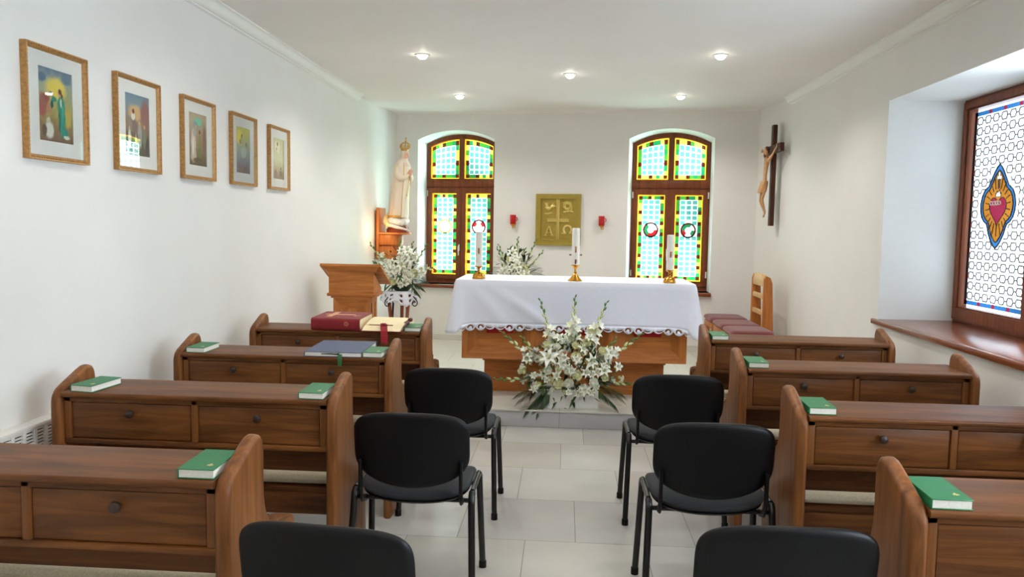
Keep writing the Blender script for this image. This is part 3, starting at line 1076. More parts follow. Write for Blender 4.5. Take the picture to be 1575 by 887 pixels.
hymn = [(-1.003, 0, .022, 0, 'green hymnal lying on the pew beside the tilted black chair, on the pictures side'),
        (-1.972, 1, .016, -.16, 'green hymnal at the wall end of the pew by the radiator'),
        (-1.010, 1, .016, -.02, 'green hymnal at the aisle end of the pew by the radiator'),
        (-1.980, 2, .016, -.05, 'green hymnal at the wall end of the pew with the blue binder'),
        (-1.012, 2, .016, -.04, 'green hymnal lying right next to the blue binder'),
        (-1.001, 3, .03, 0, 'green hymnal beside the open cream book'),
        (1.010, 0, .012, .0, 'green hymnal on the window side pew cut by the picture edge'),
        (1.012, 1, .03, .0, 'green hymnal on the window side, on the second pew from the camera'),
        (1.012, 2, .03, .0, 'green hymnal on the window side, on the third pew from the camera'),
        (1.012, 3, .02, .0, 'green hymnal on the pew closest to the burgundy stools')]
h0 = None
for x, row, dy, rz, lab in hymn:
    loc = (x, pew_rows[row] + dy, top_z(dy) + .0006)
    if h0 is None:
        h0 = make_hymnal(lab); hh = h0
        h0.location = loc
    else:
        hh = dup(h0, loc, None, lab)
    hh.rotation_euler = (TILT, 0, rz)

# blue binder with a pen on its page edge and a green ribbon
yb = pew_rows[2]
t = thing('blue_binder', 'large dark blue hardback binder with green ribbon, on a pew next to a hymnal', 'book', (-1.222, yb + .006, top_z(.01) + .0006))
t.rotation_euler = (TILT, 0, 0)
mb = MB(); w, d, h = .310, .350, .026
mb.box(-w / 2, w / 2, 0, d, h - .003, h, M_blue, bev=.001, seg=1); mb.box(-w / 2, w / 2, 0, d, 0, .003, M_blue, bev=.001, seg=1)
mb.box(-w / 2, -w / 2 + .004, 0, d, 0.001, h - .001, M_blue, bev=.001, seg=1); mb.build('cover', t)
mb = MB(); mb.box(-w / 2 + .005, w / 2 - .004, .004, d - .004, .003, h - .003, M_paper); mb.build('pages', t)
mb = MB()
pts = [(.040, .006, .014), (.041, -.002, .013), (.042, -.010, .004), (.043, -.015, -.010), (.044, -.016, -.045)]
for k in range(4):
    p, q = pts[k], pts[k + 1]
    mb.add([(p[0] - .011, p[1], p[2]), (p[0] + .011, p[1], p[2]), (q[0] + .011, q[1], q[2]), (q[0] - .011, q[1], q[2]),
            (p[0] - .011, p[1] - .0015, p[2]), (p[0] + .011, p[1] - .0015, p[2]), (q[0] + .011, q[1] - .0015, q[2]), (q[0] - .011, q[1] - .0015, q[2])],
           [(0, 1, 2, 3), (4, 5, 6, 7), (0, 3, 7, 4), (1, 2, 6, 5)], M_ribbon_green)
tag(mb.build('ribbon', t), 'green bookmark ribbon')
mb = MB(); mb.tube([(-.062, .002, .015), (-.02, .001, .016), (.02, .001, .015), (.036, .001, .016)], [.002, .0032, .0032, .0045], M_black, n=8); tag(mb.build('black_pen', t), 'black pen along the page edge')

# thick red book, spine to the viewer
yb = pew_rows[3]
t = thing('red_lectionary', 'thick dark red book with a pale cross on its cover, lying on a pew', 'book', (-1.507, yb - .010, top_z(.01) + .0008))
t.rotation_euler = (TILT, 0, -.03)
w, d, h = .330, .330, .080
mb = MB()
prof = round_poly([(0, 0), (0, h), (d, h), (d, h - .005), (.02, h - .005), (.012, h - .02), (.012, .02), (.02, .005), (d, .005), (d, 0)], [.022, .022, 0, 0, .01, .01, .01, .01, 0, 0], 5)
mb.prism(prof, 'x', -w / 2, w / 2, M_red); mb.build('cover', t)
mb = MB(); mb.box(-w / 2 + .006, w / 2 - .006, .014, d - .006, .005, h - .005, M_cream); mb.build('pages', t)
mb = MB()
mb.box(-.125, .085, .175, .205, h - .001, h + .0007, M_pink); mb.box(-.092, -.052, .085, .295, h - .001, h + .0007, M_pink)
for a in range(5):
    mb.box(.092 + .008 * a, .096 + .008 * a, .115 + .012 * a, .150 + .008 * a, h - .001, h + .0006, M_pink)
for a in range(8):
    an = a * PI / 4
    mb.tube([(.075 + .006 * math.cos(an), -.0008, .046 + .006 * math.sin(an)), (.075 + .018 * math.cos(an), -.0008, .046 + .018 * math.sin(an))], .0018, M_pink, n=5)
tag(mb.build('cover_print', t), 'faded gold cross and emblem')

# open book with cream pages in a dark red cover
t = thing('open_missal', 'open book with blank cream pages and dark red ribbons, on a pew', 'book', (-1.200, yb - .022, top_z(0) + .0008))
t.rotation_euler = (TILT, 0, -.02)
mb = MB(); mb.box(-.135, .135, 0.0, .36, 0, .005, M_red, bev=.001, seg=1); mb.build('cover', t)
vs, fs = [], []
nx, ny = 10, 12
def ptop(i, j):
    u, v = i / nx, j / ny
    x = -.128 + .256 * u
    y = .004 + .350 * v
    z = .008 + .050 * math.sin(min(1, v * 1.25) * PI / 2) ** .8 - .012 * max(0, (v - .78) / .22)
    z -= .006 * max(0, u - .8) / .2
    return (x + .02 * v, y, z)
mb = MB()
for i in range(nx + 1):
    for j in range(ny + 1):
        vs.append(ptop(i, j))
base = len(vs)
for i in range(nx + 1):
    for j in range(ny + 1):
        p = ptop(i, j); vs.append((p[0], p[1], .0055))
K = lambda i, j: i * (ny + 1) + j
for i in range(nx):
    for j in range(ny):
        fs.append((K(i, j), K(i + 1, j), K(i + 1, j + 1), K(i, j + 1)))
for i in range(nx):
    for j in (0, ny):
        fs.append((K(i, j), K(i + 1, j), base + K(i + 1, j), base + K(i, j)))
for j in range(ny):
    for i in (0, nx):
        fs.append((K(i, j), K(i, j + 1), base + K(i, j + 1), base + K(i, j)))
mb.add(vs, fs, M_cream); mb.build('pages', t)
def ribbon(mb, pts, wd, m, th=.0015):
    for k in range(len(pts) - 1):
        p, q = Vector(pts[k]), Vector(pts[k + 1])
        n = Vector((0, q.z - p.z, -(q.y - p.y)))
        n = n.normalized() * th if n.length > 0 else Vector((0, 0, th))
        a = Vector((wd / 2, 0, 0))
        mb.add([p - a, p + a, q + a, q - a, p - a + n, p + a + n, q + a + n, q - a + n], [(0, 1, 2, 3), (4, 5, 6, 7), (0, 3, 7, 4), (1, 2, 6, 5), (0, 1, 5, 4), (3, 2, 6, 7)], m)
mb = MB()
for dx in (-.012, .004, .018):
    ribbon(mb, [(.008 + dx, .055, .0425), (.012 + dx, .03, .031), (.018 + dx, .008, .018), (.024 + dx, -.010, .006), (.027 + dx, -.018, -.025), (.028 + dx * .7, -.019, -.060 - abs(dx))], .017, M_ribbon, .0018)
mb.ball((.006, .057, .045), .022, .010, .006, M_ribbon)
mb.build('bookmark_ribbon', t)
mb = MB()
for k in range(6):
    ribbon(mb, [(.140, .20 - .02 * k, .050), (.154 + .003 * k, .16 - .02 * k, .050), (.162, .11 - .01 * k, .042), (.160, .05, .036 + .002 * k), (.154, .012, .034)], .015, M_ribbon_dark, .003)
mb.ball((.156, .20, .056), .018, .03, .014, M_ribbon_dark)
tag(mb.build('ribbon_tassel', t), 'dark red tassel at the side of the pages')
p = thing('pencil', 'thin brown pencil lying across the open cream book', 'pencil', (-1.200, yb - .022 + .036, top_z(0) + .0008 + .0415))
p.rotation_euler = (0.30, 0, -.02)
mb = MB(); mb.tube([(-.085, 0, 0), (.075, 0, 0)], .0035, plain('pencil_paint', (112, 40, 28), .4), n=6)
mb.build('barrel', p)
mb = MB(); mb.tube([(-.11, 0, 0), (-.085, 0, 0)], [.001, .0035], M_gold, n=6); mb.build('tip', p)

# ------------------------------------------------------------------ altar
AX, AY = 0.085, 6.62
t = thing('altar', 'light oak altar on a pedestal with deep framed front, standing on the platform', 'altar', (AX, AY, ZP))
zb, zt = 0.312, 0.975                                    # box underside and top above the platform
mb = MB()
mb.box(-.945, .945, .09, .74, zb, zt, M_oak_x)
mb.box(-.945, .945, 0.0, .09, zt - .06, zt, M_oak_x, bev=.003)
mb.build('table_block', t)
def mitred(mb, x0, x1, z0, z1, wx, wz, y0, y1, mh, mv):
    """frame whose faces slope in towards a recessed panel"""
    O = [(x0, y0, z0), (x1, y0, z0), (x1, y0, z1), (x0, y0, z1)]
    I = [(x0 + wx, y1, z0 + wz), (x1 - wx, y1, z0 + wz), (x1 - wx, y1, z1 - wz), (x0 + wx, y1, z1 - wz)]
    B = [(x0, y1 + .03, z0), (x1, y1 + .03, z0), (x1, y1 + .03, z1), (x0, y1 + .03, z1)]
    for i in range(4):
        j = (i + 1) % 4
        m = mh if i % 2 == 0 else mv
        mb.add([O[i], O[j], I[j], I[i]], [(0, 1, 2, 3)], m)
        mb.add([O[i], O[j], B[j], B[i]], [(0, 1, 2, 3)], m)
mb = MB()
for (x0, x1) in ((-.945, -.315), (-.315, .315), (.315, .945)):
    mitred(mb, x0, x1, zb, zt - .06, .125, .115, 0.0, .075, M_oak_x, M_oak_z)
mb.build('panel_frame', t, ang=10)
mb = MB(); mb.box(-.93, .93, .074, .10, zb + .1, zt - .1, M_oak_x); mb.build('recessed_panel', t)
for x in (-.625, 0.0, .625):
    mb = MB(); mb.box(x - .115, x + .115, .058, .0735, .525, zt - .17, M_redcloth, bev=.003); tag(mb.build('red_inset', t), 'red cloth inset of the altar front')
mb = MB()
mb.box(-.77, .785, .20, .68, 0.0, zb, M_oak_x)
mb.box(-.79, .805, .18, .70, 0.0, .05, M_oak_x, bev=.004)
mb.box(-.785, .80, .185, .695, zb - .045, zb, M_oak_x, bev=.004)
mb.build('pedestal', t)

# altar cloth
def cloth_mesh():
    mb = MB()
    x0, x1, y0, y1, rc = -1.005, 1.005, -.022, .755, .03
    loop = rrect(x0, x1, y0, y1, rc, 5)
    fine = []
    n = len(loop)
    for i in range(n):
        a, b = Vector(loop[i]), Vector(loop[(i + 1) % n])
        k = max(1, int((b - a).length / .035))
        for j in range(k):
            fine.append(a + (b - a) * j / k)
    n = len(fine)
    cx, cy = 0, (y0 + y1) / 2
    def corner(p):
        dx = min(abs(p.x - x0), abs(p.x - x1)); dy = min(abs(p.y - y0), abs(p.y - y1))
        return math.exp(-((dx + dy) / .09) ** 2)
    rows = 14
    zt_ = 0.980
    vs, fs = [], []
    for r in range(rows + 1):
        tt = r / rows
        for i, p in enumerate(fine):
            a, b = fine[i - 1], fine[(i + 1) % n]
            tn = (b - a).normalized(); nn = Vector((tn.y, -tn.x))
            c = corner(p)
            front = p.y < y0 + .03
            side = abs(p.x) > x1 - .04
            drop = .365 + (.085 * c if side else 0.035 * c)
            out = .004 + tt * (.008 if front and not side else .045) + .045 * c * tt ** 1.3
            if front and not side:
                s = (p.x - x0)
                out += tt * .010 * (math.sin(s * 3.1 + tt * 1.9) + .6 * math.sin(s * 7.0 - tt * 3.0) * math.exp(-s * .8))
                out += .018 * math.exp(-((s - .25 - tt * .55) / .06) ** 2) * tt + .014 * math.exp(-((s - .12 - tt * .30) / .05) ** 2) * tt
            else:
                out += tt * .015 * math.sin((p.x * 9 + p.y * 17))
            rnd = .012
            z = zt_ - tt * drop
            q = p + nn * out
            if r == 0: q = p - nn * .004
            vs.append((q.x, q.y, z if r else zt_))
    for r in range(rows):
        for i in range(n):
            j = (i + 1) % n
            fs.append((r * n + i, r * n + j, (r + 1) * n + j, (r + 1) * n + i))
    mb.add(vs, fs, M_cloth)
    fill([[(v[0], v[1]) for v in vs[:n]]], M_cloth, mb, lambda x, y: (x, y, zt_))
    edge = {}
    for i in range(n):
        v = vs[rows * n + i]
        if fine[i].y < y0 + .001 and abs(fine[i].x) < x1 - .03:
            edge[v[0]] = (v[1], v[2])
    return mb, edge
cmb, edge = cloth_mesh()
cl = thing('altar_cloth', 'white linen cloth with a scalloped lace hem draped over the altar', 'altar cloth', (AX, AY, ZP))
o = cmb.build('linen_sheet', cl, ang=60)
sm = o.modifiers.new('thick', 'SOLIDIFY'); sm.thickness = .002; sm.offset = 1
ek = sorted(edge)
def edge_at(x):
    x = max(ek[0], min(ek[-1], x))
    for a, b in zip(ek[:-1], ek[1:]):
        if a <= x <= b:
            t = (x - a) / (b - a)
            return (edge[a][0] * (1 - t) + edge[b][0] * t, edge[a][1] * (1 - t) + edge[b][1] * t)
    return edge[ek[0]]
# lace hem: scallops with scroll shaped openings
mb = MB()
unit = .165
nun = 12
L0 = -.99
bottom, holes = [], []
for k in range(nun):
    a = L0 + unit * k
    flip = k % 2 == 1
    def U(s, a=a, flip=flip): return a + (unit - s if flip else s)
    lobes = [(0.002, .080, .046, .020), (.084, .163, .048, .028)]
    pts = []
    for (s0, s1, dep, amp) in lobes:
        for i in range(8):
            s = s0 + (s1 - s0) * i / 7
            pts.append((s, -dep + .018 - amp * math.sin(PI * i / 7) ** .7))
    if flip: pts = [(unit - s, z) for s, z in reversed(pts)]
    bottom += [(a + s, z) for s, z in pts]
    def hole(f):
        h = [(U(s), z) for s, z in f]
        holes.append(h if not flip else h[::-1])
    c = (.121, -.026)
    hook = [(c[0] + .026 * math.cos(q), c[1] + .022 * math.sin(q)) for q in [PI * (1.10 - 1.35 * i / 10) for i in range(11)]]
    hook += [(c[0] + .002 + .012 * math.cos(q), c[1] - .002 + .011 * math.sin(q)) for q in [PI * (-.2 + 1.2 * i / 8) for i in range(9)]]
    hole(hook)
    hole([(.020, -.026), (.034, -.036), (.052, -.038), (.072, -.031), (.084, -.014), (.068, -.022), (.050, -.028), (.036, -.027)])
outl = [(L0 + unit * nun * (1 - i / 110), .006) for i in range(111)] + bottom
def to_lace(x, z):
    y, ze = edge_at(x)
    return (x, y - .003, ze + z)
fill([outl] + holes, M_cloth, mb, to_lace)
o = mb.build('lace_hem', cl, ang=60, recalc=True)
sm = o.modifiers.new('thick', 'SOLIDIFY'); sm.thickness = .002; sm.offset = 0

# candles on the altar
ZA = ZP + .9825
def candle(parent, r, z0, h, deco):
    mb = MB(); mb.lathe([(0, z0), (r, z0), (r, z0 + h - .004), (r - .004, z0 + h), (.004, z0 + h - .004), (0, z0 + h - .004)], M_candle, n=28)
    mb.tube([(0, 0, z0 + h - .006), (.001, 0, z0 + h + .008)], .0016, M_wick, n=6)
    c = mb.build('candle', parent)
    mb = MB()
    for (x, z, w, hh, m) in deco:
        mb.box(x - w / 2, x + w / 2, -r - .0015, -r + .004, z - hh / 2, z + hh / 2, m, bev=.0006, seg=1)
    tag(mb.build('candle_emblem', c), 'small gold and dark emblem on the candle')
    return c
M_tan = plain('tan_emblem', (176, 120, 70), .5)
M_brown = plain('brown_emblem', (90, 50, 34), .5)
t = thing('tall_candlestick', 'brass candlestick with flared foot and candle, standing midway along the altar', 'candlestick', (AX + .005, 6.735, ZA), group='candlesticks on the altar')
mb = MB()
mb.lathe([(0, 0), (.062, 0), (.063, .004), (.055, .012), (.040, .028), (.026, .046), (.013, .060), (.010, .066), (.016, .072), (.010, .078), (.008, .092), (.012, .102), (.018, .110), (.022, .120), (.030, .128), (.036, .134), (.036, .138), (.024, .138), (.022, .134), (0, .134)], M_brass, n=36)
mb.build('brass_stand', t)
c = candle(t, .0325, .1385, .310, [(0, .268, .013, .052, M_tan), (0, .255, .006, .018, M_brown), (0, .165, .012, .040, M_brown), (.010, .17, .004, .03, M_tan)])
for s in (-1, 1):
    mb = MB()
    mb.tube([(s * .030, 0, .222), (s * .044, 0, .222)], .003, M_brown, n=8)
    mb.ball((s * .047, 0, .222), .007, .007, .008, M_brown, n=10, m=6)
    tag(mb.build('wax_nail', c), 'dark studs on the candle sides')
lab2 = {-1: 'squat footed brass candlestick with candle, in front of the arched window by the statue',
        1: 'squat footed brass candlestick with candle, in front of the arched window toward the crucifix'}
first = None
for s, x in ((-1, -.735), (1, .885)):
    if first is not None:
        dup(first, (x, 6.735, ZA), 0.0, lab2[s]); continue
    t = first = thing('candlestick', lab2[s], 'candlestick', (x, 6.735, ZA), group='candlesticks on the altar')
    mb = MB()
    mb.lathe([(0, .004), (.047, .004), (.050, .012), (.047, .026), (.036, .042), (.020, .052), (.012, .058), (.010, .066), (.015, .072), (.010, .080), (.012, .090), (.028, .100), (.036, .106), (.036, .110), (.026, .110), (.024, .106), (0, .106)], M_brass, n=30)
    for k in range(6):
        a = PI * k / 3 + .3
        mb.ball((.045 * math.cos(a), .045 * math.sin(a), .009), .013, .013, .010, M_brass, n=10, m=6)
        mb.tube([(.048 * math.cos(a), .048 * math.sin(a), .016), (.045 * math.cos(a), .045 * math.sin(a), .035), (.024 * math.cos(a), .024 * math.sin(a), .052)], .006, M_brass, n=8)
    mb.build('brass_stand', t)
    candle(t, .031, .1105, .295, [(0, .24, .014, .05, M_tan), (-.001, .24, .006, .03, M_brown), (.013, .245, .004, .05, M_white)])

# ------------------------------------------------------------------ flowers
def facing(d):
    return Vector(d).normalized().to_track_quat('Z', 'Y').to_matrix().to_4x4()
def petal(mb, M, L, W, curve, mat, az, n=6, cup=.25, base=.0, tilt=0.0):
    Rz = Matrix.Rotation(az, 4, 'Z')
    vs, fs = [], []
    for i in range(n + 1):
        tt = i / n
        r, z = curve(tt)
        w = W * (math.sin(PI * min(1, tt * .92 + .06)) ** .75) * (1 - .25 * tt)
        for j in (-1, -.5, 0, .5, 1):
            vs.append(Rz @ Vector((r * L, j * w / 2, (z + cup * (abs(j) ** 2) * w / L * .6) * L)))
    for i in range(n):
        for j in range(4):
            a = i * 5 + j
            fs.append((a, a + 1, a + 6, a + 5))
    mb.add(vs, fs, mat, M)
def lily_mb(size, rnd, openness=1.0):
    mb = MB(); M = Matrix.Identity(4)
    for k in range(6):
        az = k * PI / 3 + rnd.uniform(-.08, .08)
        o_ = openness * (1.0 if k % 2 else .88)
        cv = lambda t, o_=o_: (o_ * (.18 * t + .80 * t ** 1.7), .62 * math.sin(min(1, t * 1.1) * 1.75) * (1.15 - .25 * o_) - (.18 * t ** 3) * o_)
        petal(mb, M, size, size * (.50 if k % 2 else .40), cv, M_petal, az, n=7)
    mb.lathe([(.012 * size / .06, -.02), (.018 * size / .06, .0), (.012 * size / .06, .012)], M_throat, n=8)
    for k in range(6):
        a = k * PI / 3 + .4
        p = Vector((math.cos(a) * size * .22, math.sin(a) * size * .22, size * .62))
        mb.tube([(0, 0, .01), p * .6, p], .0014, M_bud, n=4)
        mb.ball(p, .0035, .0035, .005, M_brown if k % 2 else M_throat, n=5, m=4)
    mb.tube([(0, 0, 0), (0, 0, -.09)], .003, M_stem, n=5)
    return mb
def rose_mb(size, rnd, mat):
    mb = MB(); M = Matrix.Identity(4)
    for ring, (k, op, h) in enumerate(((3, .25, 1.15), (4, .5, 1.05), (5, .78, .92), (6, 1.0, .72))):
        for i in range(k):
            az = 2 * PI * i / k + ring * .7 + rnd.uniform(-.1, .1)
            cv = lambda t, op=op, h=h: (op * (math.sin(t * 1.9) * .95 + .12 * t ** 3), h * (1 - math.cos(t * 1.75)) * .85 - .1)
            petal(mb, M, size, size * (1.0 + .25 * op), cv, mat, az, n=5, cup=-.22)
    mb.ball((0, 0, .0), size * .55, size * .55, size * .5, mat, n=10, m=6)
    mb.tube([(0, 0, 0), (0, 0, -.08)], .003, M_stem, n=5)
    return mb
def gladiolus_mb(path, rnd, flowers=6, buds=7, fs=.042):
    mb = MB()
    pts = [Vector(p) for p in path]
    def at(t):
        k = t * (len(pts) - 1); i = min(int(k), len(pts) - 2); f = k - i
        return pts[i].lerp(pts[i + 1], f), (pts[i + 1] - pts[i]).normalized()
    fine = [at(i / 14)[0] for i in range(15)]
    mb.tube(fine, [.0075 - .0045 * i / 14 for i in range(15)], M_stem, n=6)
    tot = flowers + buds
    for k in range(tot):
        t = .26 + .73 * k / (tot - 1)
        p, d = at(t)
        sd = Vector((1, 0, 0)) if abs(d.z) > .5 else Vector((0, 0, 1))
        s = (sd - d * sd.dot(d)).normalized() * (1 if k % 2 else -1)
        out = (s * .75 + Vector((0, -.55, 0)) + d * .9).normalized()
        if k < flowers:
            M = Matrix.Translation(p) @ facing(out)
            sz = fs * (1.25 - .4 * k / max(1, flowers))
            for q in range(6):
                cv = lambda tt: (.15 * tt + .62 * tt ** 1.6, .95 * tt - .25 * tt ** 3)
                petal(mb, M, sz, sz * .62, cv, M_petal if rnd.random() < .75 else M_petal2, q * PI / 3, n=4)
        else:
            f = (k - flowers) / buds
            L = .058 * (1 - .5 * f)
            o2 = (s * .35 + d).normalized()
            M = Matrix.Translation(p) @ facing(o2)
            mb.lathe([(0, 0), (.0125 * (1 - .5 * f), L * .35), (.010 * (1 - .5 * f), L * .65), (0, L)], M_bud if f < .35 else M_stem, n=7, M=M)
    return mb
def blade(mb, p0, d, L, W, droop, mat, n=6):
    p0, d = Vector(p0), Vector(d).normalized()
    side = d.cross(Vector((0, 0, 1)))
    side = side.normalized() if side.length > .05 else Vector((1, 0, 0))
    vs, fs = [], []
    for i in range(n + 1):
        t = i / n
        p = p0 + d * L * t + Vector((0, 0, -droop * L * t * t))
        w = W * math.sin(PI * min(.98, t * .9 + .08)) ** .8 * (1 if t < .99 else .1)
        nn = side.cross(d)
        vs += [p - side * w / 2, p + nn * w * .12, p + side * w / 2]
    for i in range(n):
        a = i * 3
        fs += [(a, a + 1, a + 4, a + 3), (a + 1, a + 2, a + 5, a + 4)]
    mb.add(vs, fs, mat)
def frond_mb(p0, d, L, rnd):
    mb = MB()
    p0, d = Vector(p0), Vector(d).normalized()
    pts = [p0 + d * L * t / 8 + Vector((0, 0, -.25 * L * (t / 8) ** 2)) for t in range(9)]
    mb.tube(pts, [.003 - .0025 * t / 8 for t in range(9)], M_stem, n=5)
    side = d.cross(Vector((0, 1, 0))).normalized()
    for k in range(2, 20):
        t = k / 20
        p = p0 + d * L * t + Vector((0, 0, -.25 * L * t * t))
        for s in (-1, 1):
            blade(mb, p, d * .9 + side * s * .55 + Vector((0, rnd.uniform(-.2, .1), 0)), L * .52 * (1 - .45 * t), .0085, .18, M_leaf2 if rnd.random() < .5 else M_leaf, n=4)
    return mb
_lib = {}
def shared(key, maker):
    if key not in _lib:
        o = maker().build(key)
        _lib[key] = o.data
        bpy.data.objects.remove(o)
    return _lib[key]
def place(name, me, parent, p, d, scale=1.0, twist=0.0):
    o = bpy.data.objects.new(name, me); COL.objects.link(o)
    o.parent = parent
    m = Matrix.Translation(p) @ facing(d) @ Matrix.Rotation(twist, 4, 'Z') @ Matrix.Scale(scale, 4)
    o.matrix_local = m
    return o
rl = random.Random(3)
for k in range(4): shared('lily_%d' % k, lambda k=k: lily_mb(.080, rl, (1.0, .92, .75, .55)[k]))
for k in range(3): shared('rose_%d' % k, lambda k=k: rose_mb(.033, rl, (M_petal, M_petal2, M_petal2)[k]))
def bloom_dir(x, z, zc, sx, sz):
    return Vector((x / sx * .8, -1.0, (z - zc) / sz * .7 + .25))

def arrangement(t, lilies, roses, glads, fronds, zc, sx, sz, dep, seed, leaves=90, gyps=()):
    rnd = random.Random(seed)
    def depth(x, z):
        q = 1 - (x / (sx * 1.12)) ** 2 - ((z - zc) / (sz * 1.15)) ** 2
        return -dep * math.sqrt(max(0.02, q))
    for i, (x, z, s) in enumerate(lilies):
        place('lily', _lib['lily_%d' % (i % 4)], t, (x, depth(x, z) - rnd.uniform(.0, .035), z), bloom_dir(x, z, zc, sx, sz) + Vector((rnd.uniform(-.4, .4), 0, rnd.uniform(-.3, .3))), s, rnd.uniform(0, 6))
    for i, (x, z, s) in enumerate(roses):
        place('rose', _lib['rose_%d' % (i % 3)], t, (x, depth(x, z) - rnd.uniform(0, .03), z), bloom_dir(x, z, zc, sx, sz), s, rnd.uniform(0, 6))
    for (path, nf, nb, fs) in glads:
        gladiolus_mb(path, rnd, nf, nb, fs).build('gladiolus', t, ang=60, recalc=False, weld=0)
    for (p, d, L) in fronds:
        frond_mb(p, d, L, rnd).build('palm_frond', t, ang=60, recalc=False, weld=0)
    mb = MB()
    for k in range(leaves):
        a = rnd.uniform(0, 2 * PI); rr = math.sqrt(rnd.random()) * .8
        x, z = sx * rr * math.cos(a), zc + sz * rr * math.sin(a)
        d = (rnd.uniform(-.7, .7) + x / sx * 1.2, rnd.uniform(-1, .2), rnd.uniform(-.3, .9) + (z - zc) / sz)
        blade(mb, (x, depth(x, z) * rnd.uniform(.2, .9), z), d, rnd.uniform(.07, .15), rnd.uniform(.014, .032), .2, rnd.choice([M_leaf, M_leaf2, M_leaf2, M_stem]), n=4)
    mb.build('foliage', t, ang=60, recalc=False, weld=0)
    if gyps:
        mb = MB()
        for (gx, gz, gr, n) in gyps:
            for k in range(n):
                x, z = gx + rnd.gauss(0, gr), gz + rnd.gauss(0, gr * .6)
                p = Vector((x, depth(x, z) - rnd.uniform(.0, .06), z))
                mb.ball(p, .0055, .0055, .0055, M_petal, n=5, m=4)
        o = mb.build('gypsophila', t, ang=60, recalc=False, weld=0); o['kind'] = 'stuff'

# big arrangement on the step
FX, FY, FZ = 0.036, 6.305, ZP
t = thing('flower_arrangement', 'large white lily, rose and gladiolus arrangement in a white box before the altar', 'flowers', (FX, FY, FZ), group='white flower arrangements')
mb = MB()
mb.box(-.252, .252, -.105, .105, 0, .012, M_white, bev=.002, seg=1)
for a in ((-.252, .252, -.105, -.093), (-.252, .252, .093, .105), (-.252, -.240, -.093, .093), (.240, .252, -.093, .093)):
    mb.box(a[0], a[1], a[2], a[3], .012, .150, M_white, bev=.002, seg=1)
mb.build('planter_box', t)
mb = MB(); mb.box(-.238, .238, -.091, .091, .013, .135, M_leaf2); mb.build('floral_foam', t)
K = .00513
def fp(px, py): return ((px - 871) * K, (628 - py) * K)
lil = [(843, 550, 1.15), (904, 551, 1.0), (812, 553, .9), (828, 590, .95), (936, 541, .85), (926, 566, .9), (868, 547, .8), (805, 565, .7), (858, 520, .7), (893, 535, .75), (946, 560, .8), (915, 590, .8), (842, 535, .7), (880, 505, .75), (905, 520, .75), (952, 577, .6), (836, 572, .7), (897, 568, .8), (820, 575, .6)]
ros = [(864, 521, 1.25), (884, 528, 1.1), (884, 546, 1.25), (842, 567, 1.05), (845, 582, 1.0), (886, 573, 1.2), (874, 585, 1.15), (859, 587, 1.25), (924, 537, 1.1), (911, 583, 1.15), (900, 525, 1.05), (838, 529, .95), (855, 531, .9), (873, 566, 1.1), (928, 576, 1.0), (864, 556, .9), (912, 560, 1.0), (850, 552, .8), (897, 592, .9), (836, 545, .9), (905, 506, .9)]
lilies = [(*fp(a, b), s) for a, b, s in lil]
roses = [(*fp(a, b), s) for a, b, s in ros]
def gl(px, py, bx, bz, bend, nf, nb, fs, y1=-.05):
    x, z = fp(px, py)
    m = ((x + bx) / 2 + bend, -.10, (z + bz) / 2)
    P0, P1, P2 = Vector((bx, -.02, bz)), Vector(m), Vector((x, y1, z))
    return ([P0 * (1 - u) ** 2 + P1 * 2 * u * (1 - u) + P2 * u * u for u in [i / 8 for i in range(9)]], nf, nb, fs)
glads = [gl(827, 461, -.06, .30, .01, 6, 7, .064), gl(881, 455, .03, .30, .0, 8, 6, .070), gl(930, 462, .10, .30, -.01, 8, 6, .068),
         gl(768, 512, -.15, .30, -.02, 4, 7, .05), gl(984, 510, .16, .30, .02, 5, 7, .05), gl(760, 587, -.14, .22, -.03, 3, 7, .045), gl(970, 588, .16, .24, .02, 4, 6, .05),
         gl(800, 520, -.1, .3, -.02, 4, 5, .05), gl(945, 520, .13, .3, .02, 4, 5, .05)]
fr = [((-.16, -.06, .17), (-1, -.3, -.25), .24), ((-.14, -.07, .16), (-.8, -.5, -.5), .24), ((-.12, -.08, .15), (-.6, -.5, -.7), .20), ((.20, -.05, .20), (1, -.3, -.18), .25), ((.19, -.06, .18), (.9, -.5, -.35), .24), ((.22, -.04, .24), (1, -.1, .05), .24), ((-.2, .0, .24), (-1, .1, .15), .22), ((-.15, -.07, .19), (-1, -.4, -.05), .26), ((.2, -.07, .21), (1, -.45, -.02), .26), ((.2, .03, .3), (1, .1, .35), .24)]
re_ = random.Random(44)
for k in range(34):
    a, r = re_.uniform(0, 2 * PI), math.sqrt(re_.random()) * .92
    x, z = .40 * r * math.cos(a), .31 + .22 * r * math.sin(a)
    (lilies if k % 3 else roses).append((x, z, re_.uniform(.6, .85)))
arrangement(t, lilies, roses, glads, fr, .30, .42, .29, .15, 5, 240, ((*fp(893, 597), .035, 60), (*fp(858, 558), .03, 50), (*fp(880, 560), .05, 40)))

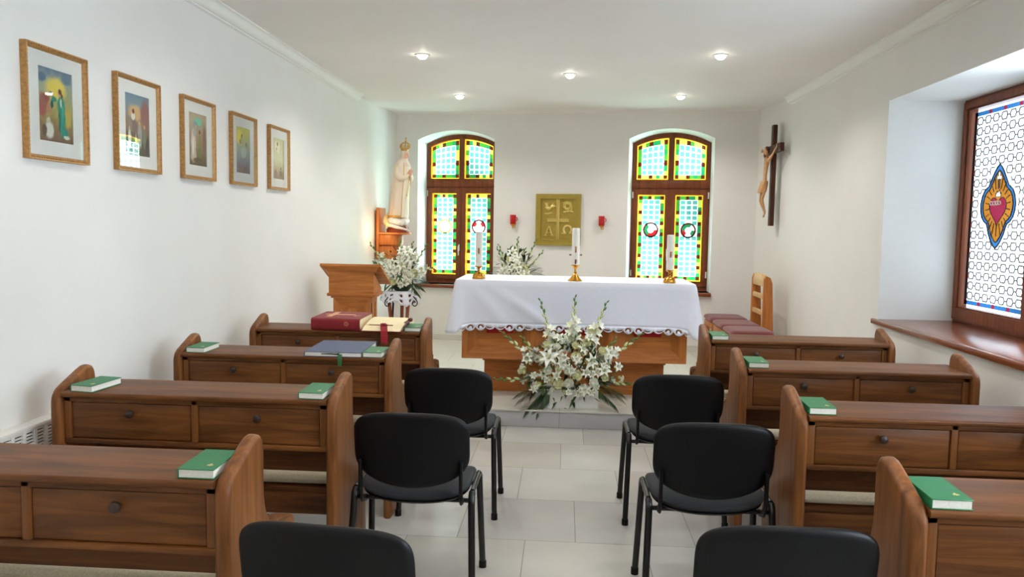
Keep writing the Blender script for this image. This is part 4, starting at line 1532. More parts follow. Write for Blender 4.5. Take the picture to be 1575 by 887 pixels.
# arrangement on the lace-covered stand in the corner, and the one behind the altar
def small_set(seed, w, h, n_l, n_r, tips):
    rnd = random.Random(seed)
    L_, R_ = [], []
    for k in range(n_l):
        a = rnd.uniform(0, 2 * PI); r = math.sqrt(rnd.random()) * .92
        L_.append((w * r * math.cos(a), h * (1 + .92 * r * math.sin(a)), rnd.uniform(.75, 1.05)))
    for k in range(n_r):
        a = rnd.uniform(0, 2 * PI); r = math.sqrt(rnd.random()) * .8
        R_.append((w * r * math.cos(a), h * (.9 + .75 * r * math.sin(a)), rnd.uniform(.9, 1.2)))
    G = []
    for (x, z, nf, nb) in tips:
        P0, P2 = Vector((x * .25, 0, h * .7)), Vector((x, -.02, z))
        P1 = Vector((x * .75, -.04, (z + h) / 2))
        G.append(([P0 * (1 - u) ** 2 + P1 * 2 * u * (1 - u) + P2 * u * u for u in [i / 8 for i in range(9)]], nf, nb, .045))
    return L_, R_, G
SX, SY = -1.790, 8.45
ZST = 0.715                                               # stand height above the platform
def make_stand(name, label, x, y):
    t = thing(name, label, 'plant stand', (x, y, ZP))
    mb = MB(); mb.lathe([(0, ZST - .02), (.17, ZST - .02), (.175, ZST - .01), (.17, ZST), (0, ZST)], M_terr, n=28); mb.build('stand_top', t)
    for k in range(3):
        a = PI / 2 + 2 * PI * k / 3
        mb = MB()
        mb.tube([(.13 * math.cos(a), .13 * math.sin(a), ZST - .02), (.10 * math.cos(a), .10 * math.sin(a), ZST * .55), (.17 * math.cos(a), .17 * math.sin(a), .014)], [.022, .018, .014], M_terr, n=10)
        mb.build('leg', t)
    for k in range(4):
        a = -.5 + PI / 2 * k
        u = Vector((math.cos(a), math.sin(a), 0))
        mb = MB()
        pts = [u * .12 + Vector((0, 0, ZST - .03)), u * .19 + Vector((0, 0, ZST - .05)), u * .235 + Vector((0, 0, ZST - .09))]
        for q in range(14):
            an = .2 - q * .50
            r = .045 * (1 - q / 17)
            pts.append(u * (.200 + r * math.cos(an)) + Vector((0, 0, ZST - .115 + r * math.sin(an))))
        mb.tube(pts, .006, M_iron, n=7)
        mb.tube([u * .10 + Vector((0, 0, ZST - .12)), u * .12 + Vector((0, 0, .35)), u * .16 + Vector((0, 0, .10)), u * .20 + Vector((0, 0, .006))], .006, M_iron, n=7)
        mb.build('iron_scroll', t)
    return t
make_stand('flower_stand', 'stand with wrought iron scrolls under lace, behind the lectern in the corner', SX + .01, SY)
t = tag(None or thing('lace_doily', 'white lace cloth hanging over the iron scroll flower stand', 'lace cloth', (SX + .01, SY, ZP + ZST + .0005)), None)
mb = MB()
n, rows = 72, 7
vs, fs = [], []
for r in range(rows + 1):
    for i in range(n):
        a = 2 * PI * i / n
        tt = max(0.0, (r - 2) / (rows - 2))
        rad = (.09 * r if r <= 2 else .182 + .018 * tt + .016 * tt * math.sin(6 * a + 1))
        if r == rows: rad += .006 * math.sin(24 * a)
        z = .0025 if r <= 2 else .0025 - .125 * tt * (1 + .22 * math.sin(5 * a + .6)) - (.008 * math.cos(24 * a) if r == rows else 0)
        vs.append((max(rad, .001) * math.cos(a), max(rad, .001) * math.sin(a), z))
for r in range(rows):
    for i in range(n):
        if 3 <= r < rows - 1 and (i % 6 in (2, 3)) and r % 2 == 1: continue      # openwork
        fs.append((r * n + i, r * n + (i + 1) % n, (r + 1) * n + (i + 1) % n, (r + 1) * n + i))
mb.add(vs, fs, M_cloth)
o = mb.build('lace', t, ang=60)
sm = o.modifiers.new('thick', 'SOLIDIFY'); sm.thickness = .0015; sm.offset = 1
def bowl(t):
    mb = MB(); mb.lathe([(0, 0), (.07, 0), (.10, .03), (.115, .07), (.108, .07), (.095, .034), (.06, .01), (0, .01)], M_leaf2, n=24); mb.build('dark_bowl', t)
    mb = MB(); mb.lathe([(0, .012), (.06, .012), (.094, .036), (.105, .066), (0, .085)], M_leaf2, n=18); mb.build('floral_foam', t)
t = thing('flower_arrangement', 'white lily arrangement on the lace covered stand below the crowned statue', 'flowers', (SX + .03, SY, ZP + ZST + .0045), group='white flower arrangements')
bowl(t)
L_, R_, G_ = small_set(21, .26, .24, 20, 12, [(-.34, .50, 2, 6), (.27, .50, 1, 7), (-.24, .40, 3, 5), (.12, .52, 3, 5), (-.02, .54, 4, 5), (.34, .25, 3, 4), (-.30, .30, 3, 5)])
fr = [((.1, -.04, .12), (1, -.4, .25), .2), ((.1, -.04, .10), (.9, -.6, -.1), .2), ((-.1, -.04, .12), (-1, -.4, .2), .2), ((.12, -.05, .05), (.7, -.6, -.35), .15)]
arrangement(t, L_, R_, G_, fr, .24, .28, .25, .13, 8, 130)
S2X, S2Y = -.553, 8.9
make_stand('flower_stand', 'plant stand hidden behind the altar under the white flowers', S2X, S2Y)
t = thing('flower_arrangement', 'white lily arrangement rising behind the altar between window and gold plaque', 'flowers', (S2X, S2Y, ZP + ZST + .0005), group='white flower arrangements')
bowl(t)
L_, R_, G_ = small_set(33, .20, .25, 16, 9, [(-.21, .47, 1, 7), (-.19, .50, 0, 7), (.02, .585, 3, 7), (.22, .56, 1, 7), (.30, .44, 1, 6), (.10, .46, 4, 4), (-.08, .44, 4, 4)])
fr = [((.08, -.03, .18), (1, -.3, .35), .24), ((.08, -.03, .15), (1, -.4, .1), .25), ((-.08, -.03, .18), (-1, -.3, .4), .23), ((-.08, -.03, .15), (-1, -.4, .15), .24), ((.1, 0, .2), (.9, 0, .6), .2), ((.08, -.05, .12), (.9, -.5, -.1), .2)]
arrangement(t, L_, R_, G_, fr, .25, .24, .25, .12, 12, 120)

# ------------------------------------------------------------------ lectern
t = thing('lectern', 'light oak lectern with sloping top and panelled column, near the pictures wall', 'lectern', (-1.865, 6.76, ZP))
mb = MB()
A_ = [(-.27, 0.0, 1.068), (.27, 0.0, 1.068), (.27, .40, .885), (-.27, .40, .885)]
up = Vector((0, .416, .909)).normalized() * .020
vs = [Vector(p) for p in A_] + [Vector(p) + up for p in A_]
mb.add(vs, [(0, 3, 2, 1), (4, 5, 6, 7), (0, 1, 5, 4), (1, 2, 6, 5), (2, 3, 7, 6), (3, 0, 4, 7)], M_oak_x)
mb.box(-.25, .25, .375, .39, .905, .935, M_oak_x, bev=.004)
mb.build('sloping_top', t)
mb = MB()
def frust(x0, x1, y0, y1, z0, X0, X1, Y0, Y1, z1, m, zs=None):
    P = [(x0, y0, z0), (x1, y0, z0), (x1, y1, z0), (x0, y1, z0)]
    za = zs or (z1, z1, z1, z1)
    Q = [(X0, Y0, za[0]), (X1, Y0, za[1]), (X1, Y1, za[2]), (X0, Y1, za[3])]
    mb.add(P + Q, [(0, 1, 2, 3), (4, 5, 6, 7), (0, 1, 5, 4), (1, 2, 6, 5), (2, 3, 7, 6), (3, 0, 4, 7)], m)
frust(-.20, .20, .035, .33, .825, -.20, .20, .035, .33, 1.01, M_oak_x, (1.012, 1.012, .86, .86))
frust(-.20, .20, .035, .36, 1.012, -.255, .255, .004, .39, 1.066, M_oak_x, (1.066, 1.066, .889, .889))
mb.build('reading_box', t, ang=20)
mb = MB()
mb.box(-.215, .215, .022, .345, .800, .828, M_oak_x, bev=.007)
mb.box(-.185, .185, .045, .325, .782, .800, M_oak_x, bev=.004)
mb.build('moulding', t)
mb = MB()
mb.box(-.165, .165, .085, .31, .05, .782, M_oak_z)
mitred(mb, -.165, .165, .05, .782, .075, .085, .055, .085, M_oak_x, M_oak_z)
mb.box(-.085, .085, .080, .09, .14, .695, M_oak_z)
for y0 in (.10,):
    mb.box(.1655, .174, y0, y0 + .05, .10, .74, M_oak_z, bev=.004); mb.box(.1655, .174, y0 + .12, y0 + .17, .10, .74, M_oak_z, bev=.004)
mb.build('column', t, ang=15)
mb = MB(); mb.box(-.21, .21, .02, .36, 0, .05, M_oak_x, bev=.006); mb.build('plinth', t)

# ------------------------------------------------------------------ wall bracket and statue
t = thing('wall_bracket', 'orange wood wall bracket shelf carrying the crowned statue in the corner', 'shelf', (0, 0, 0))
M_brk = wood('bracket_wood', (172, 92, 40), (206, 124, 62), 'z', rough=.4)
mb = MB(); mb.box(-2.212, -2.182, 9.14, 9.50, 1.16, 1.765, M_brk, bev=.005); mb.build('back_board', t)
mb = MB()
out = [(-2.181, 9.14)] + [(-1.99 + .155 * math.cos(a), 9.32 + .18 * math.sin(a)) for a in [-PI / 2 + PI * i / 20 for i in range(21)]] + [(-2.181, 9.50)]
mb.slab(out, 'z', 1.453, 1.478, M_brk, r=.008, seg=3); mb.build('shelf', t)
mb = MB()
for z0, z1, f in ((1.33, 1.4525, 1.0), (1.16, 1.33, .8)):
    out = [(-2.181, 9.32 - .15 * f)] + [(-2.06 + .13 * f * math.cos(a), 9.32 + .15 * f * math.sin(a)) for a in [-PI / 2 + PI * i / 16 for i in range(17)]] + [(-2.181, 9.32 + .15 * f)]
    mb.slab(out, 'z', z0, z1, M_brk, r=.006, seg=2)
mb.build('corbel', t)

t = thing('statue', 'tall ivory statue of a crowned praying woman on a cloud base, on the bracket', 'statue', (-1.995, 9.32, 1.4785), R(-28))
mb = MB()
secs = [(.175, .105, .128, .012), (.20, .112, .132, .012), (.33, .108, .124, .006), (.48, .104, .120, .0), (.60, .102, .122, -.002), (.70, .096, .124, -.004), (.77, .084, .118, -.006), (.815, .066, .096, -.008), (.845, .050, .066, -.008), (.865, .046, .052, -.002), (.90, .052, .054, .002), (.935, .050, .050, .002), (.962, .036, .036, .0), (.975, .012, .012, 0)]
n = 64
vs, fs, mi = [], [], []
for (z, a, b, cx) in secs:
    for i in range(n):
        th = 2 * PI * i / n
        f = 1 + (.055 * math.cos(11 * th + 2 * math.sin(3 * th)) * max(0, (.82 - z)) ** .6 if z < .82 else 0)
        if abs(math.atan2(math.sin(th), math.cos(th))) < .55 and z < .74: f *= .93     # robe between the mantle edges
        vs.append((cx + a * f * math.cos(th), b * f * math.sin(th), z))
for r in range(len(secs) - 1):
    for i in range(n):
        fs.append((r * n + i, r * n + (i + 1) % n, (r + 1) * n + (i + 1) % n, (r + 1) * n + i))
body = mb.add(vs, fs, M_statue)
mb.add([vs[i] for i in range(n)], [tuple(range(n))], M_statue)
k2, kg, ks = mb.mi(M_statue2), mb.mi(M_trimgold), mb.mi(M_skin)
for f in mb.bm.faces:
    c = f.calc_center_median()
    q = [i for i in range(len(secs) - 1) if secs[i][0] <= c.z <= secs[i + 1][0]]
    f_ = secs[q[0]] if q else secs[0]
    g_ = secs[q[0] + 1] if q else secs[0]
    w_ = (c.z - f_[0]) / max(1e-6, g_[0] - f_[0])
    ax_ = lambda k: f_[k] * (1 - w_) + g_[k] * w_
    th = math.atan2(c.y / ax_(2), (c.x - ax_(3)) / ax_(1))
    if c.z < .74 and abs(th) < .50: f.material_index = k2
    elif c.z < .80 and .50 <= abs(th) < .60: f.material_index = kg
    elif .865 < c.z < .945 and abs(th) < .85: f.material_index = ks
    elif c.z < .195: f.material_index = kg
# sleeves, head details
for s in (-1, 1):
    mb.tube(*smooth([(-.012, s * .060, .800), (-.004, s * .098, .735), (.030, s * .112, .660), (.075, s * .075, .632), (.115, s * .018, .675)], [.030, .038, .038, .032, .017], 6), M_statue, n=16)
body = mb.build('robed_figure', t, ang=50)
mb = MB()
mb.ball((.022, 0, .905), .040, .037, .048, M_skin, n=18, m=12)
mb.ball((.062, 0, .900), .007, .006, .012, M_skin, n=8, m=6)
for s in (-1, 1):
    mb.ball((.057, s * .014, .912), .004, .006, .0035, M_brown, n=8, m=5)
    mb.ball((.02, s * .036, .902), .008, .004, .011, M_skin, n=8, m=5)
mb.ball((.059, 0, .882), .004, .008, .003, M_redcloth, n=8, m=5)
mb.lathe([(.02, .835), (.017, .85), (.018, .87)], M_skin, n=12, M=Matrix.Translation((.012, 0, 0)))
mb.build('face', t)
mb = MB()
for s in (-1, 1):
    d = Vector((.30, 0, 1)).normalized()
    w0 = Vector((.112, s * .010, .672))
    for q in range(4):
        off = Vector((.018 - .011 * q, 0, .004 * q)) * 1.0
        b0 = w0 + off + d * .026
        L = (.030, .036, .038, .033)[q]
        mb.tube([b0, b0 + d * L * .55 + Vector((.0, -s * .001, 0)), b0 + d * L + Vector((.002, -s * .003, 0))], [.0052, .005, .0035], M_skin, n=7)
    mb.ball(w0 + d * .016, .020, .0075, .024, M_skin, n=12, m=8)
    mb.tube([w0 + Vector((-.010, 0, .004)), w0 + Vector((-.020, -s * .002, .022)), w0 + Vector((-.020, -s * .004, .036))], [.006, .0055, .004], M_skin, n=7)
mb.build('hands', t)
mb = MB()
mb.tube([(.118, 0, .665), (.125, -.012, .60), (.122, -.015, .52), (.118, -.012, .46)], .003, M_trimgold, n=6)
mb.tube([(.118, .0, .665), (.126, .016, .61), (.124, .018, .55)], .003, M_trimgold, n=6)
mb.box(.116, .121, -.022, -.004, .438, .444, M_trimgold); mb.box(.116, .121, -.016, -.010, .42, .46, M_trimgold)
mb.build('rosary', t)
mb = MB()
mb.lathe([(.040, .955), (.044, .957), (.044, .975), (.040, .977), (.040, .955)], M_trimgold, n=28)
for k in range(8):
    a = 2 * PI * k / 8
    c, s = math.cos(a), math.sin(a)
    mb.tube([(.043 * c, .043 * s, .972), (.060 * c, .060 * s, 1.000), (.058 * c, .058 * s, 1.025), (.034 * c, .034 * s, 1.048), (.004 * c, .004 * s, 1.052)], [.004, .005, .005, .004, .003], M_trimgold, n=6)
    a += PI / 8
    c, s = math.cos(a), math.sin(a)
    mb.tube([(.043 * c, .043 * s, .970), (.058 * c, .058 * s, 1.012)], [.006, .002], M_trimgold, n=6)
    mb.ball((.058 * c, .058 * s, 1.014), .005, .005, .006, M_trimgold, n=7, m=5)
mb.ball((0, 0, 1.062), .014, .014, .014, M_trimgold, n=10, m=7)
mb.box(-.004, .004, -.004, .004, 1.07, 1.115, M_trimgold); mb.box(-.004, .004, -.016, .016, 1.092, 1.099, M_trimgold)
mb.build('crown', t)
mb = MB()
rc = random.Random(2)
for k in range(16):
    a = 2 * PI * k / 16
    mb.ball((.085 * math.cos(a), .095 * math.sin(a), .128 + .012 * math.sin(3 * a)), .05, .05, .045, M_cloud, n=12, m=8)
mb.ball((0, 0, .14), .10, .11, .05, M_cloud, n=18, m=10)
mb.tube([(.03, -.13, .072), (-.02, -.15, .085), (-.075, -.135, .115), (-.105, -.09, .165), (-.10, -.05, .205), (-.07, -.03, .215)], [.012, .025, .034, .036, .026, .012], M_cloudy, n=12)
mb.tube([(.16, .02, .020), (.13, -.06, .045), (.07, -.12, .065), (.0, -.14, .085)], [.006, .014, .02, .02], M_cloud, n=10)
o_cloud = mb.build('cloud', t)
mb = MB()
mb.lathe([(0, 0), (.128, 0), (.132, .012), (.120, .045), (.105, .085), (.06, .11), (0, .11)], M_rock, n=26)
for k in range(18):
    a = rc.uniform(0, 2 * PI)
    mb.ball((.108 * math.cos(a), .108 * math.sin(a), rc.uniform(.022, .06)), rc.uniform(.018, .03), rc.uniform(.018, .03), rc.uniform(.014, .02), M_rock, n=8, m=6)
mb.build('rocky_base', t)
for ch in t.children:                      # the figure bows forward over its base
    if ch.name.split('.')[0] in ('robed_figure', 'face', 'hands', 'rosary', 'crown'):
        for v in ch.data.vertices:
            v.co.x += .095 * max(0, (v.co.z - .22) / .7)

# ------------------------------------------------------------------ plaque and red lamps on the end wall
M_gold_lit = plain('matt_gold_lit', (218, 196, 116), 0.34, metal=0.5, var=0.06, scale=30)  # lighter copy of the gold, paints the light on the raised relief
t = thing('relief_plaque', 'square matt gold relief plaque with a cross, centred on the end wall', 'plaque', BW(.010, -.0005, 1.66), RZB)
mb = MB()
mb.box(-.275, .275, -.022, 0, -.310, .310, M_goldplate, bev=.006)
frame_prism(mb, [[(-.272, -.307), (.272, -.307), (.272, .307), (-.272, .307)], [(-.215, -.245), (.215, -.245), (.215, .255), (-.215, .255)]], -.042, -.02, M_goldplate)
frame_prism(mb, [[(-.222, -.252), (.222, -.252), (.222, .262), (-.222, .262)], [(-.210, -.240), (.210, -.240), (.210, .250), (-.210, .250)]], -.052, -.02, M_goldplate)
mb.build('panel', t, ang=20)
mb = MB()
for a in ((-.018, -.010, -.24, .25), (.010, .018, -.24, .25)): mb.box(a[0], a[1], -.044, -.02, a[2], a[3], M_gold_lit, bev=.003)
for a in ((.008, .014), (-.024, -.018)): mb.box(-.13, .13, -.044, -.02, a[0], a[1], M_gold_lit, bev=.002)
mb.box(-.012, .012, -.028, -.02, -.24, .25, M_gold_lit, bev=.003); mb.box(-.13, .13, -.028, -.02, -.02, .010, M_gold_lit, bev=.003)
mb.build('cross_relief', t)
mb = MB()
# Alpha
fo = lambda p: mb.prism([(x - .105, z - .14) for x, z in p], 'y', -.044, -.02, M_gold_lit, bev=.004, seg=1)
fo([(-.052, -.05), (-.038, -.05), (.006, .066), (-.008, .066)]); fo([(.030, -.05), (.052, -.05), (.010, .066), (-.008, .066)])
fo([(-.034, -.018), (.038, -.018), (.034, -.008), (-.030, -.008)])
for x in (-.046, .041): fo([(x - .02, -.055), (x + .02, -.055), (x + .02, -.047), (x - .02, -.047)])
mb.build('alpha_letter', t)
mb = MB()
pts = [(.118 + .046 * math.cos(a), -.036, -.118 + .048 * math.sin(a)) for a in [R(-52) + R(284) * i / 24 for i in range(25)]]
mb.tube(pts, .0115, M_gold_lit, n=8)
for s in (-1, 1): mb.box(.118 + s * .045 - .026, .118 + s * .045 + .026, -.044, -.02, -.168, -.154, M_gold_lit, bev=.003)
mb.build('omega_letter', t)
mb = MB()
mb.ball((-.115, -.028, .135), .036, .022, .026, M_gold_lit)
mb.ball((-.150, -.028, .148), .014, .010, .013, M_gold_lit)
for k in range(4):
    mb.tube([(-.105, -.028, .138), (-.085 + .012 * k, -.032, .165), (-.062 + .012 * k, -.030, .200 - .014 * k)], [.010, .011, .004], M_gold_lit, n=7)
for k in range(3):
    mb.tube([(-.125, -.028, .145), (-.150 + .010 * k, -.030, .180), (-.165 + .016 * k, -.028, .205)], [.008, .009, .003], M_gold_lit, n=7)
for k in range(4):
    mb.tube([(-.17 + .012 * k, -.026, .075), (-.13 + .012 * k, -.030, .068 + .006 * k), (-.07, -.026, .082)], .006, M_gold_lit, n=6)
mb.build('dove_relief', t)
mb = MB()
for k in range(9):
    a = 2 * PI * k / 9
    mb.ball((.112 + .040 * math.cos(a), -.027, .165 + .034 * math.sin(a)), .018, .020, .016, M_gold_lit, n=9, m=6)
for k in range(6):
    mb.ball((.075 + .02 * k, -.026, .108 - .005 * abs(k - 3)), .016, .018, .014, M_gold_lit, n=9, m=6)
mb.tube([(.06, -.026, .20), (.10, -.030, .215), (.15, -.026, .205), (.165, -.026, .15), (.155, -.026, .09)], .008, M_gold_lit, n=7)
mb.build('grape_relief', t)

first = None
for X, lab in ((-.632, 'small red wall lamp between the arched window and the gold plaque, on the statue side'), (.432, 'small red wall lamp on the crucifix side of the gold plaque')):
    u = (X + .1) * BN
    p = BW(u, -.0005, 1.60)
    if first is not None:
        dup(first, p, RZB, lab); continue
    t = first = thing('sanctuary_lamp', lab, 'wall lamp', p, RZB, 'red wall lamps')
    mb = MB()
    mb.lathe([(0, 0), (.034, 0), (.036, .004), (.036, .112), (.032, .112), (.032, .006), (0, .006)], M_redglass, (0, -.062, 0), n=24); mb.build('red_glass', t)
    mb = MB()
    mb.lathe([(0, -.052), (.006, -.05), (.012, -.04), (.008, -.03), (.016, -.018), (.030, -.006), (.032, -.0005), (0, -.0005)], M_brass, (0, -.062, 0), n=20)
    mb.tube([(0, -.062, -.035), (.02, -.04, -.045), (.02, -.018, -.02), (.0, -.004, 0.0)], .004, M_brass, n=7)
    mb.lathe([(0, 0), (.022, 0), (.020, .006), (0, .008)], M_brass, n=16, M=Matrix.Rotation(PI / 2, 4, 'X'))
    mb.build('brass_bracket', t)
    mb = MB()
    mb.tube([(.034, -.062, .085), (.050, -.062, .080), (.054, -.060, .055), (.036, -.062, .04)], .005, M_redglass, n=7)
    mb.build('glass_handle', t)

# ------------------------------------------------------------------ crucifix
CX, CY, CZ = 2.232, 8.735, 2.10
t = thing('crucifix', 'dark wooden crucifix with a carved pale figure, on the wall beside the end wall', 'crucifix', (CX, CY, CZ))
mb = MB(); mb.box(-.045, 0, -.042, .042, -.475, .60, M_crossw, bev=.004); mb.build('upright_beam', t)
mb = MB(); mb.box(-.046, -.001, -.335, -.0425, .295, .385, M_crossw, bev=.004); mb.box(-.046, -.001, .0425, .335, .295, .385, M_crossw, bev=.004); mb.build('cross_beam', t)
me = bpy.data.meshes.new('carved_figure')
V = [(-.115, 0, -.05), (-.120, 0, .06), (-.110, 0, .16), (-.095, 0, .225), (-.105, -.012, .262), (-.120, -.030, .310),
     (-.090, .075, .225), (-.072, .175, .275), (-.060, .268, .330), (-.060, .305, .345),
     (-.090, -.075, .225), (-.072, -.175, .275), (-.060, -.268, .330), (-.060, -.305, .345),
     (-.125, .042, -.075), (-.175, .036, -.20), (-.095, .016, -.335), (-.110, .016, -.385),
     (-.125, -.042, -.075), (-.168, -.034, -.20), (-.095, -.014, -.335), (-.135, -.012, -.385)]
E = [(0, 1), (1, 2), (2, 3), (3, 4), (4, 5), (3, 6), (6, 7), (7, 8), (8, 9), (3, 10), (10, 11), (11, 12), (12, 13), (0, 14), (14, 15), (15, 16), (16, 17), (0, 18), (18, 19), (19, 20), (20, 21)]
RR = [(.055, .046), (.050, .040), (.062, .046), (.052, .040), (.022, .022), (.040, .040), (.032, .030), (.022, .022), (.015, .015), (.014, .014), (.032, .030), (.022, .022), (.015, .015), (.014, .014), (.038, .038), (.030, .030), (.017, .017), (.014, .014), (.038, .038), (.030, .030), (.017, .017), (.014, .014)]
me.from_pydata(V, E, [])
o = bpy.data.objects.new('carved_figure', me); COL.objects.link(o); o.parent = t
me.materials.append(M_corpus)
sk = o.modifiers.new('skin', 'SKIN'); sk.use_smooth_shade = True
for i, r in enumerate(RR):
    me.skin_vertices[0].data[i].radius = (r[0] * .78, r[1] * .78)
    me.skin_vertices[0].data[i].use_root = (i == 0)
o.modifiers.new('sub', 'SUBSURF').levels = 2
o.modifiers['sub'].render_levels = 2
o.scale = (.62, .92, 1); o.location.x = -.030
mb = MB()
mb.ball((-.125, -.030, .315), .046, .040, .052, M_corpus, n=16, m=12)
mb.ball((-.168, -.034, .310), .010, .008, .014, M_corpus, n=8, m=6)
for s in (-1, 1):
    mb.ball((-.163, -.030 + s * .015, .322), .005, .007, .003, M_brown, n=8, m=5)
    mb.ball((-.120, -.030 + s * .040, .312), .009, .005, .012, M_corpus, n=8, m=6)
mb.ball((-.112, -.028, .328), .048, .045, .050, M_brown, n=14, m=10)
mb.tube([(-.09, .005, .32), (-.085, .012, .27), (-.09, .02, .24)], [.016, .014, .006], M_brown, n=8)
mb.ball((-.150, -.034, .272), .020, .022, .020, M_brown, n=12, m=8)
o = mb.build('head', t); o.scale = (.62, .85, .95); o.location = (-.030, 0, .014)
for s in (-1, 1):
    mb = MB()
    mb.ball((-.060, s * .322, .352), .010, .018, .016, M_corpus, n=10, m=7)
    for q in range(4):
        mb.tube([(-.062, s * .335, .362 - .008 * q), (-.070, s * .350, .364 - .009 * q), (-.078, s * .352, .360 - .009 * q)], [.0042, .004, .003], M_corpus, n=6)
    mb.tube([(-.064, s * .316, .366), (-.074, s * .326, .376)], [.0045, .003], M_corpus, n=6)
    o = mb.build('hand', t); o.scale = (.62, .92, 1); o.location.x = -.030; o.location.x = -.030
mb = MB()
secs = [(.005, .058, .072), (-.02, .064, .080), (-.055, .070, .086), (-.095, .074, .082), (-.122, .070, .074)]
n = 30
vs, fs = [], []
for q, (z, a, b) in enumerate(secs):
    for i in range(n):
        th = 2 * PI * i / n
        f = 1 + .05 * math.cos(7 * th + q)
        vs.append((-.120 - .012 * q + a * f * math.cos(th), b * f * math.sin(th), z))
for r in range(len(secs) - 1):
    for i in range(n): fs.append((r * n + i, r * n + (i + 1) % n, (r + 1) * n + (i + 1) % n, (r + 1) * n + i))
mb.add(vs, fs, M_corpus)
mb.tube([(-.12, .085, .0), (-.13, .105, -.06), (-.125, .10, -.13)], [.02, .024, .008], M_corpus, n=8)
o = mb.build('loincloth', t); o.scale = (.62, .66, 1); o.location.x = -.030

# ------------------------------------------------------------------ celebrant's chair and two stools
def seat_base(t, w, d):
    mb = MB()
    Mp = Matrix.Translation((0, 0, .437)) @ Matrix.Rotation(PI / 2, 4, 'X')
    mb.pad(d, w, .06, M_burg, p=9, N=16, pw=7, edge=.004, M=Mp); tag(mb.build('seat_cushion', t), 'burgundy velvet cushion')
    mb = MB()
    mb.box(-d / 2 + .02, d / 2 - .02, -w / 2 + .02, w / 2 - .02, .34, .403, M_oak_x, bev=.004); mb.build('seat_frame', t)
    for sx in (-1, 1):
        for sy in (-1, 1):
            mb = MB()
            x, y = sx * (d / 2 - .045), sy * (w / 2 - .045)
            mb.box(x - .024, x + .024, y - .024, y + .024, 0, .34, M_oak_z, bev=.004); mb.build('leg', t)
    mb = MB()
    for sy in (-1, 1):
        y = sy * (w / 2 - .045)
        mb.box(-d / 2 + .069, d / 2 - .069, y - .012, y + .012, .12, .16, M_oak_x, bev=.003)
    mb.build('stretcher', t)
GS = 'burgundy seats by the wall under the crucifix'
t = thing('stool', 'burgundy cushioned stool in the far corner, behind the chair with slatted back', 'stool', (1.825, 9.03, ZP), 0, GS)
seat_base(t, .50, .42)
dup(t, (1.825, 7.91, ZP), 0, 'burgundy cushioned stool closest to the pews, before the slatted back chair')
t = thing('celebrant_chair', 'oak chair with a slatted back and burgundy seat, between two stools', 'chair', (1.825, 8.46, ZP), 0, GS)
seat_base(t, .54, .42)
for s in (-1, 1):
    y0, y1 = sorted((s * .27, s * .225))
    mb = MB(); mb.slab([(.205, 0), (.315, 0), (.315, .45), (.292, .90), (.270, .955), (.225, .975), (.205, .93)], 'y', y0, y1, M_oak_z, r=.005, seg=2); mb.build('back_post', t)
for z0, z1 in ((.56, .61), (.73, .78)):
    mb = MB(); mb.box(.212, .240, -.224, .224, z0, z1, M_pale, bev=.004); mb.build('back_slat', t)
mb = MB(); mb.slab([(-.224, .86), (.224, .86), (.224, .92), (.15, .985), (-.15, .985), (-.224, .92)], 'x', .208, .250, M_pale, r=.005, seg=2)
mb.build('top_rail', t)

# ------------------------------------------------------------------ framed pictures
def paint_mat(name, stops, dabs, scale=9):
    """canvas: a mottled ground with soft edged brushed patches (y, z, ry, rz, colour)"""
    m, nt, b = new_mat(name)
    N, L = nt.nodes.new, nt.links.new
    tc = N('ShaderNodeTexCoord')
    nz = N('ShaderNodeTexNoise'); nz.inputs['Scale'].default_value = scale; nz.inputs['Detail'].default_value = 6
    L(tc.outputs['Generated'], nz.inputs['Vector'])
    vm = N('ShaderNodeVectorMath'); vm.operation = 'MULTIPLY_ADD'
    vm.inputs[1].default_value = (0, .10, .07); vm.inputs[2].default_value = (0, -.05, -.035)
    L(nz.outputs['Color'], vm.inputs[0])
    ad = N('ShaderNodeVectorMath'); ad.operation = 'ADD'
    L(vm.outputs[0], ad.inputs[0]); L(tc.outputs['Generated'], ad.inputs[1])
    sx = N('ShaderNodeSeparateXYZ'); L(ad.outputs[0], sx.inputs[0])
    ma = N('ShaderNodeMath'); ma.operation = 'MULTIPLY_ADD'; ma.inputs[1].default_value = .4
    L(nz.outputs['Fac'], ma.inputs[0]); L(sx.outputs['Z'], ma.inputs[2])
    sb = N('ShaderNodeMath'); sb.operation = 'SUBTRACT'; sb.inputs[1].default_value = .2
    L(ma.outputs[0], sb.inputs[0])
    rp = N('ShaderNodeValToRGB')
    while len(rp.color_ramp.elements) < len(stops): rp.color_ramp.elements.new(.5)
    for e, (p, c) in zip(rp.color_ramp.elements, stops):
        e.position = p; e.color = lin(c)
    L(sb.outputs[0], rp.inputs['Fac'])
    cur = rp.outputs['Color']
    for (y, z, ry, rz, c) in dabs:
        s1 = N('ShaderNodeVectorMath'); s1.operation = 'SUBTRACT'; s1.inputs[1].default_value = (0, y, z); L(ad.outputs[0], s1.inputs[0])
        s2 = N('ShaderNodeVectorMath'); s2.operation = 'MULTIPLY'; s2.inputs[1].default_value = (0, 1 / ry, 1 / rz); L(s1.outputs[0], s2.inputs[0])
        s3 = N('ShaderNodeVectorMath'); s3.operation = 'LENGTH'; L(s2.outputs[0], s3.inputs[0])
        mr = N('ShaderNodeMapRange'); mr.interpolation_type = 'SMOOTHSTEP'
        mr.inputs['From Min'].default_value = 1.12; mr.inputs['From Max'].default_value = .62
        L(s3.outputs['Value'], mr.inputs['Value'])
        mx = N('ShaderNodeMix'); mx.data_type = 'RGBA'
        L(mr.outputs[0], mx.inputs[0]); L(cur, mx.inputs[6]); mx.inputs[7].default_value = lin(c)
        cur = mx.outputs[2]
    L(cur, b.inputs['Base Color'])
    b.inputs['Roughness'].default_value = .7
    return m
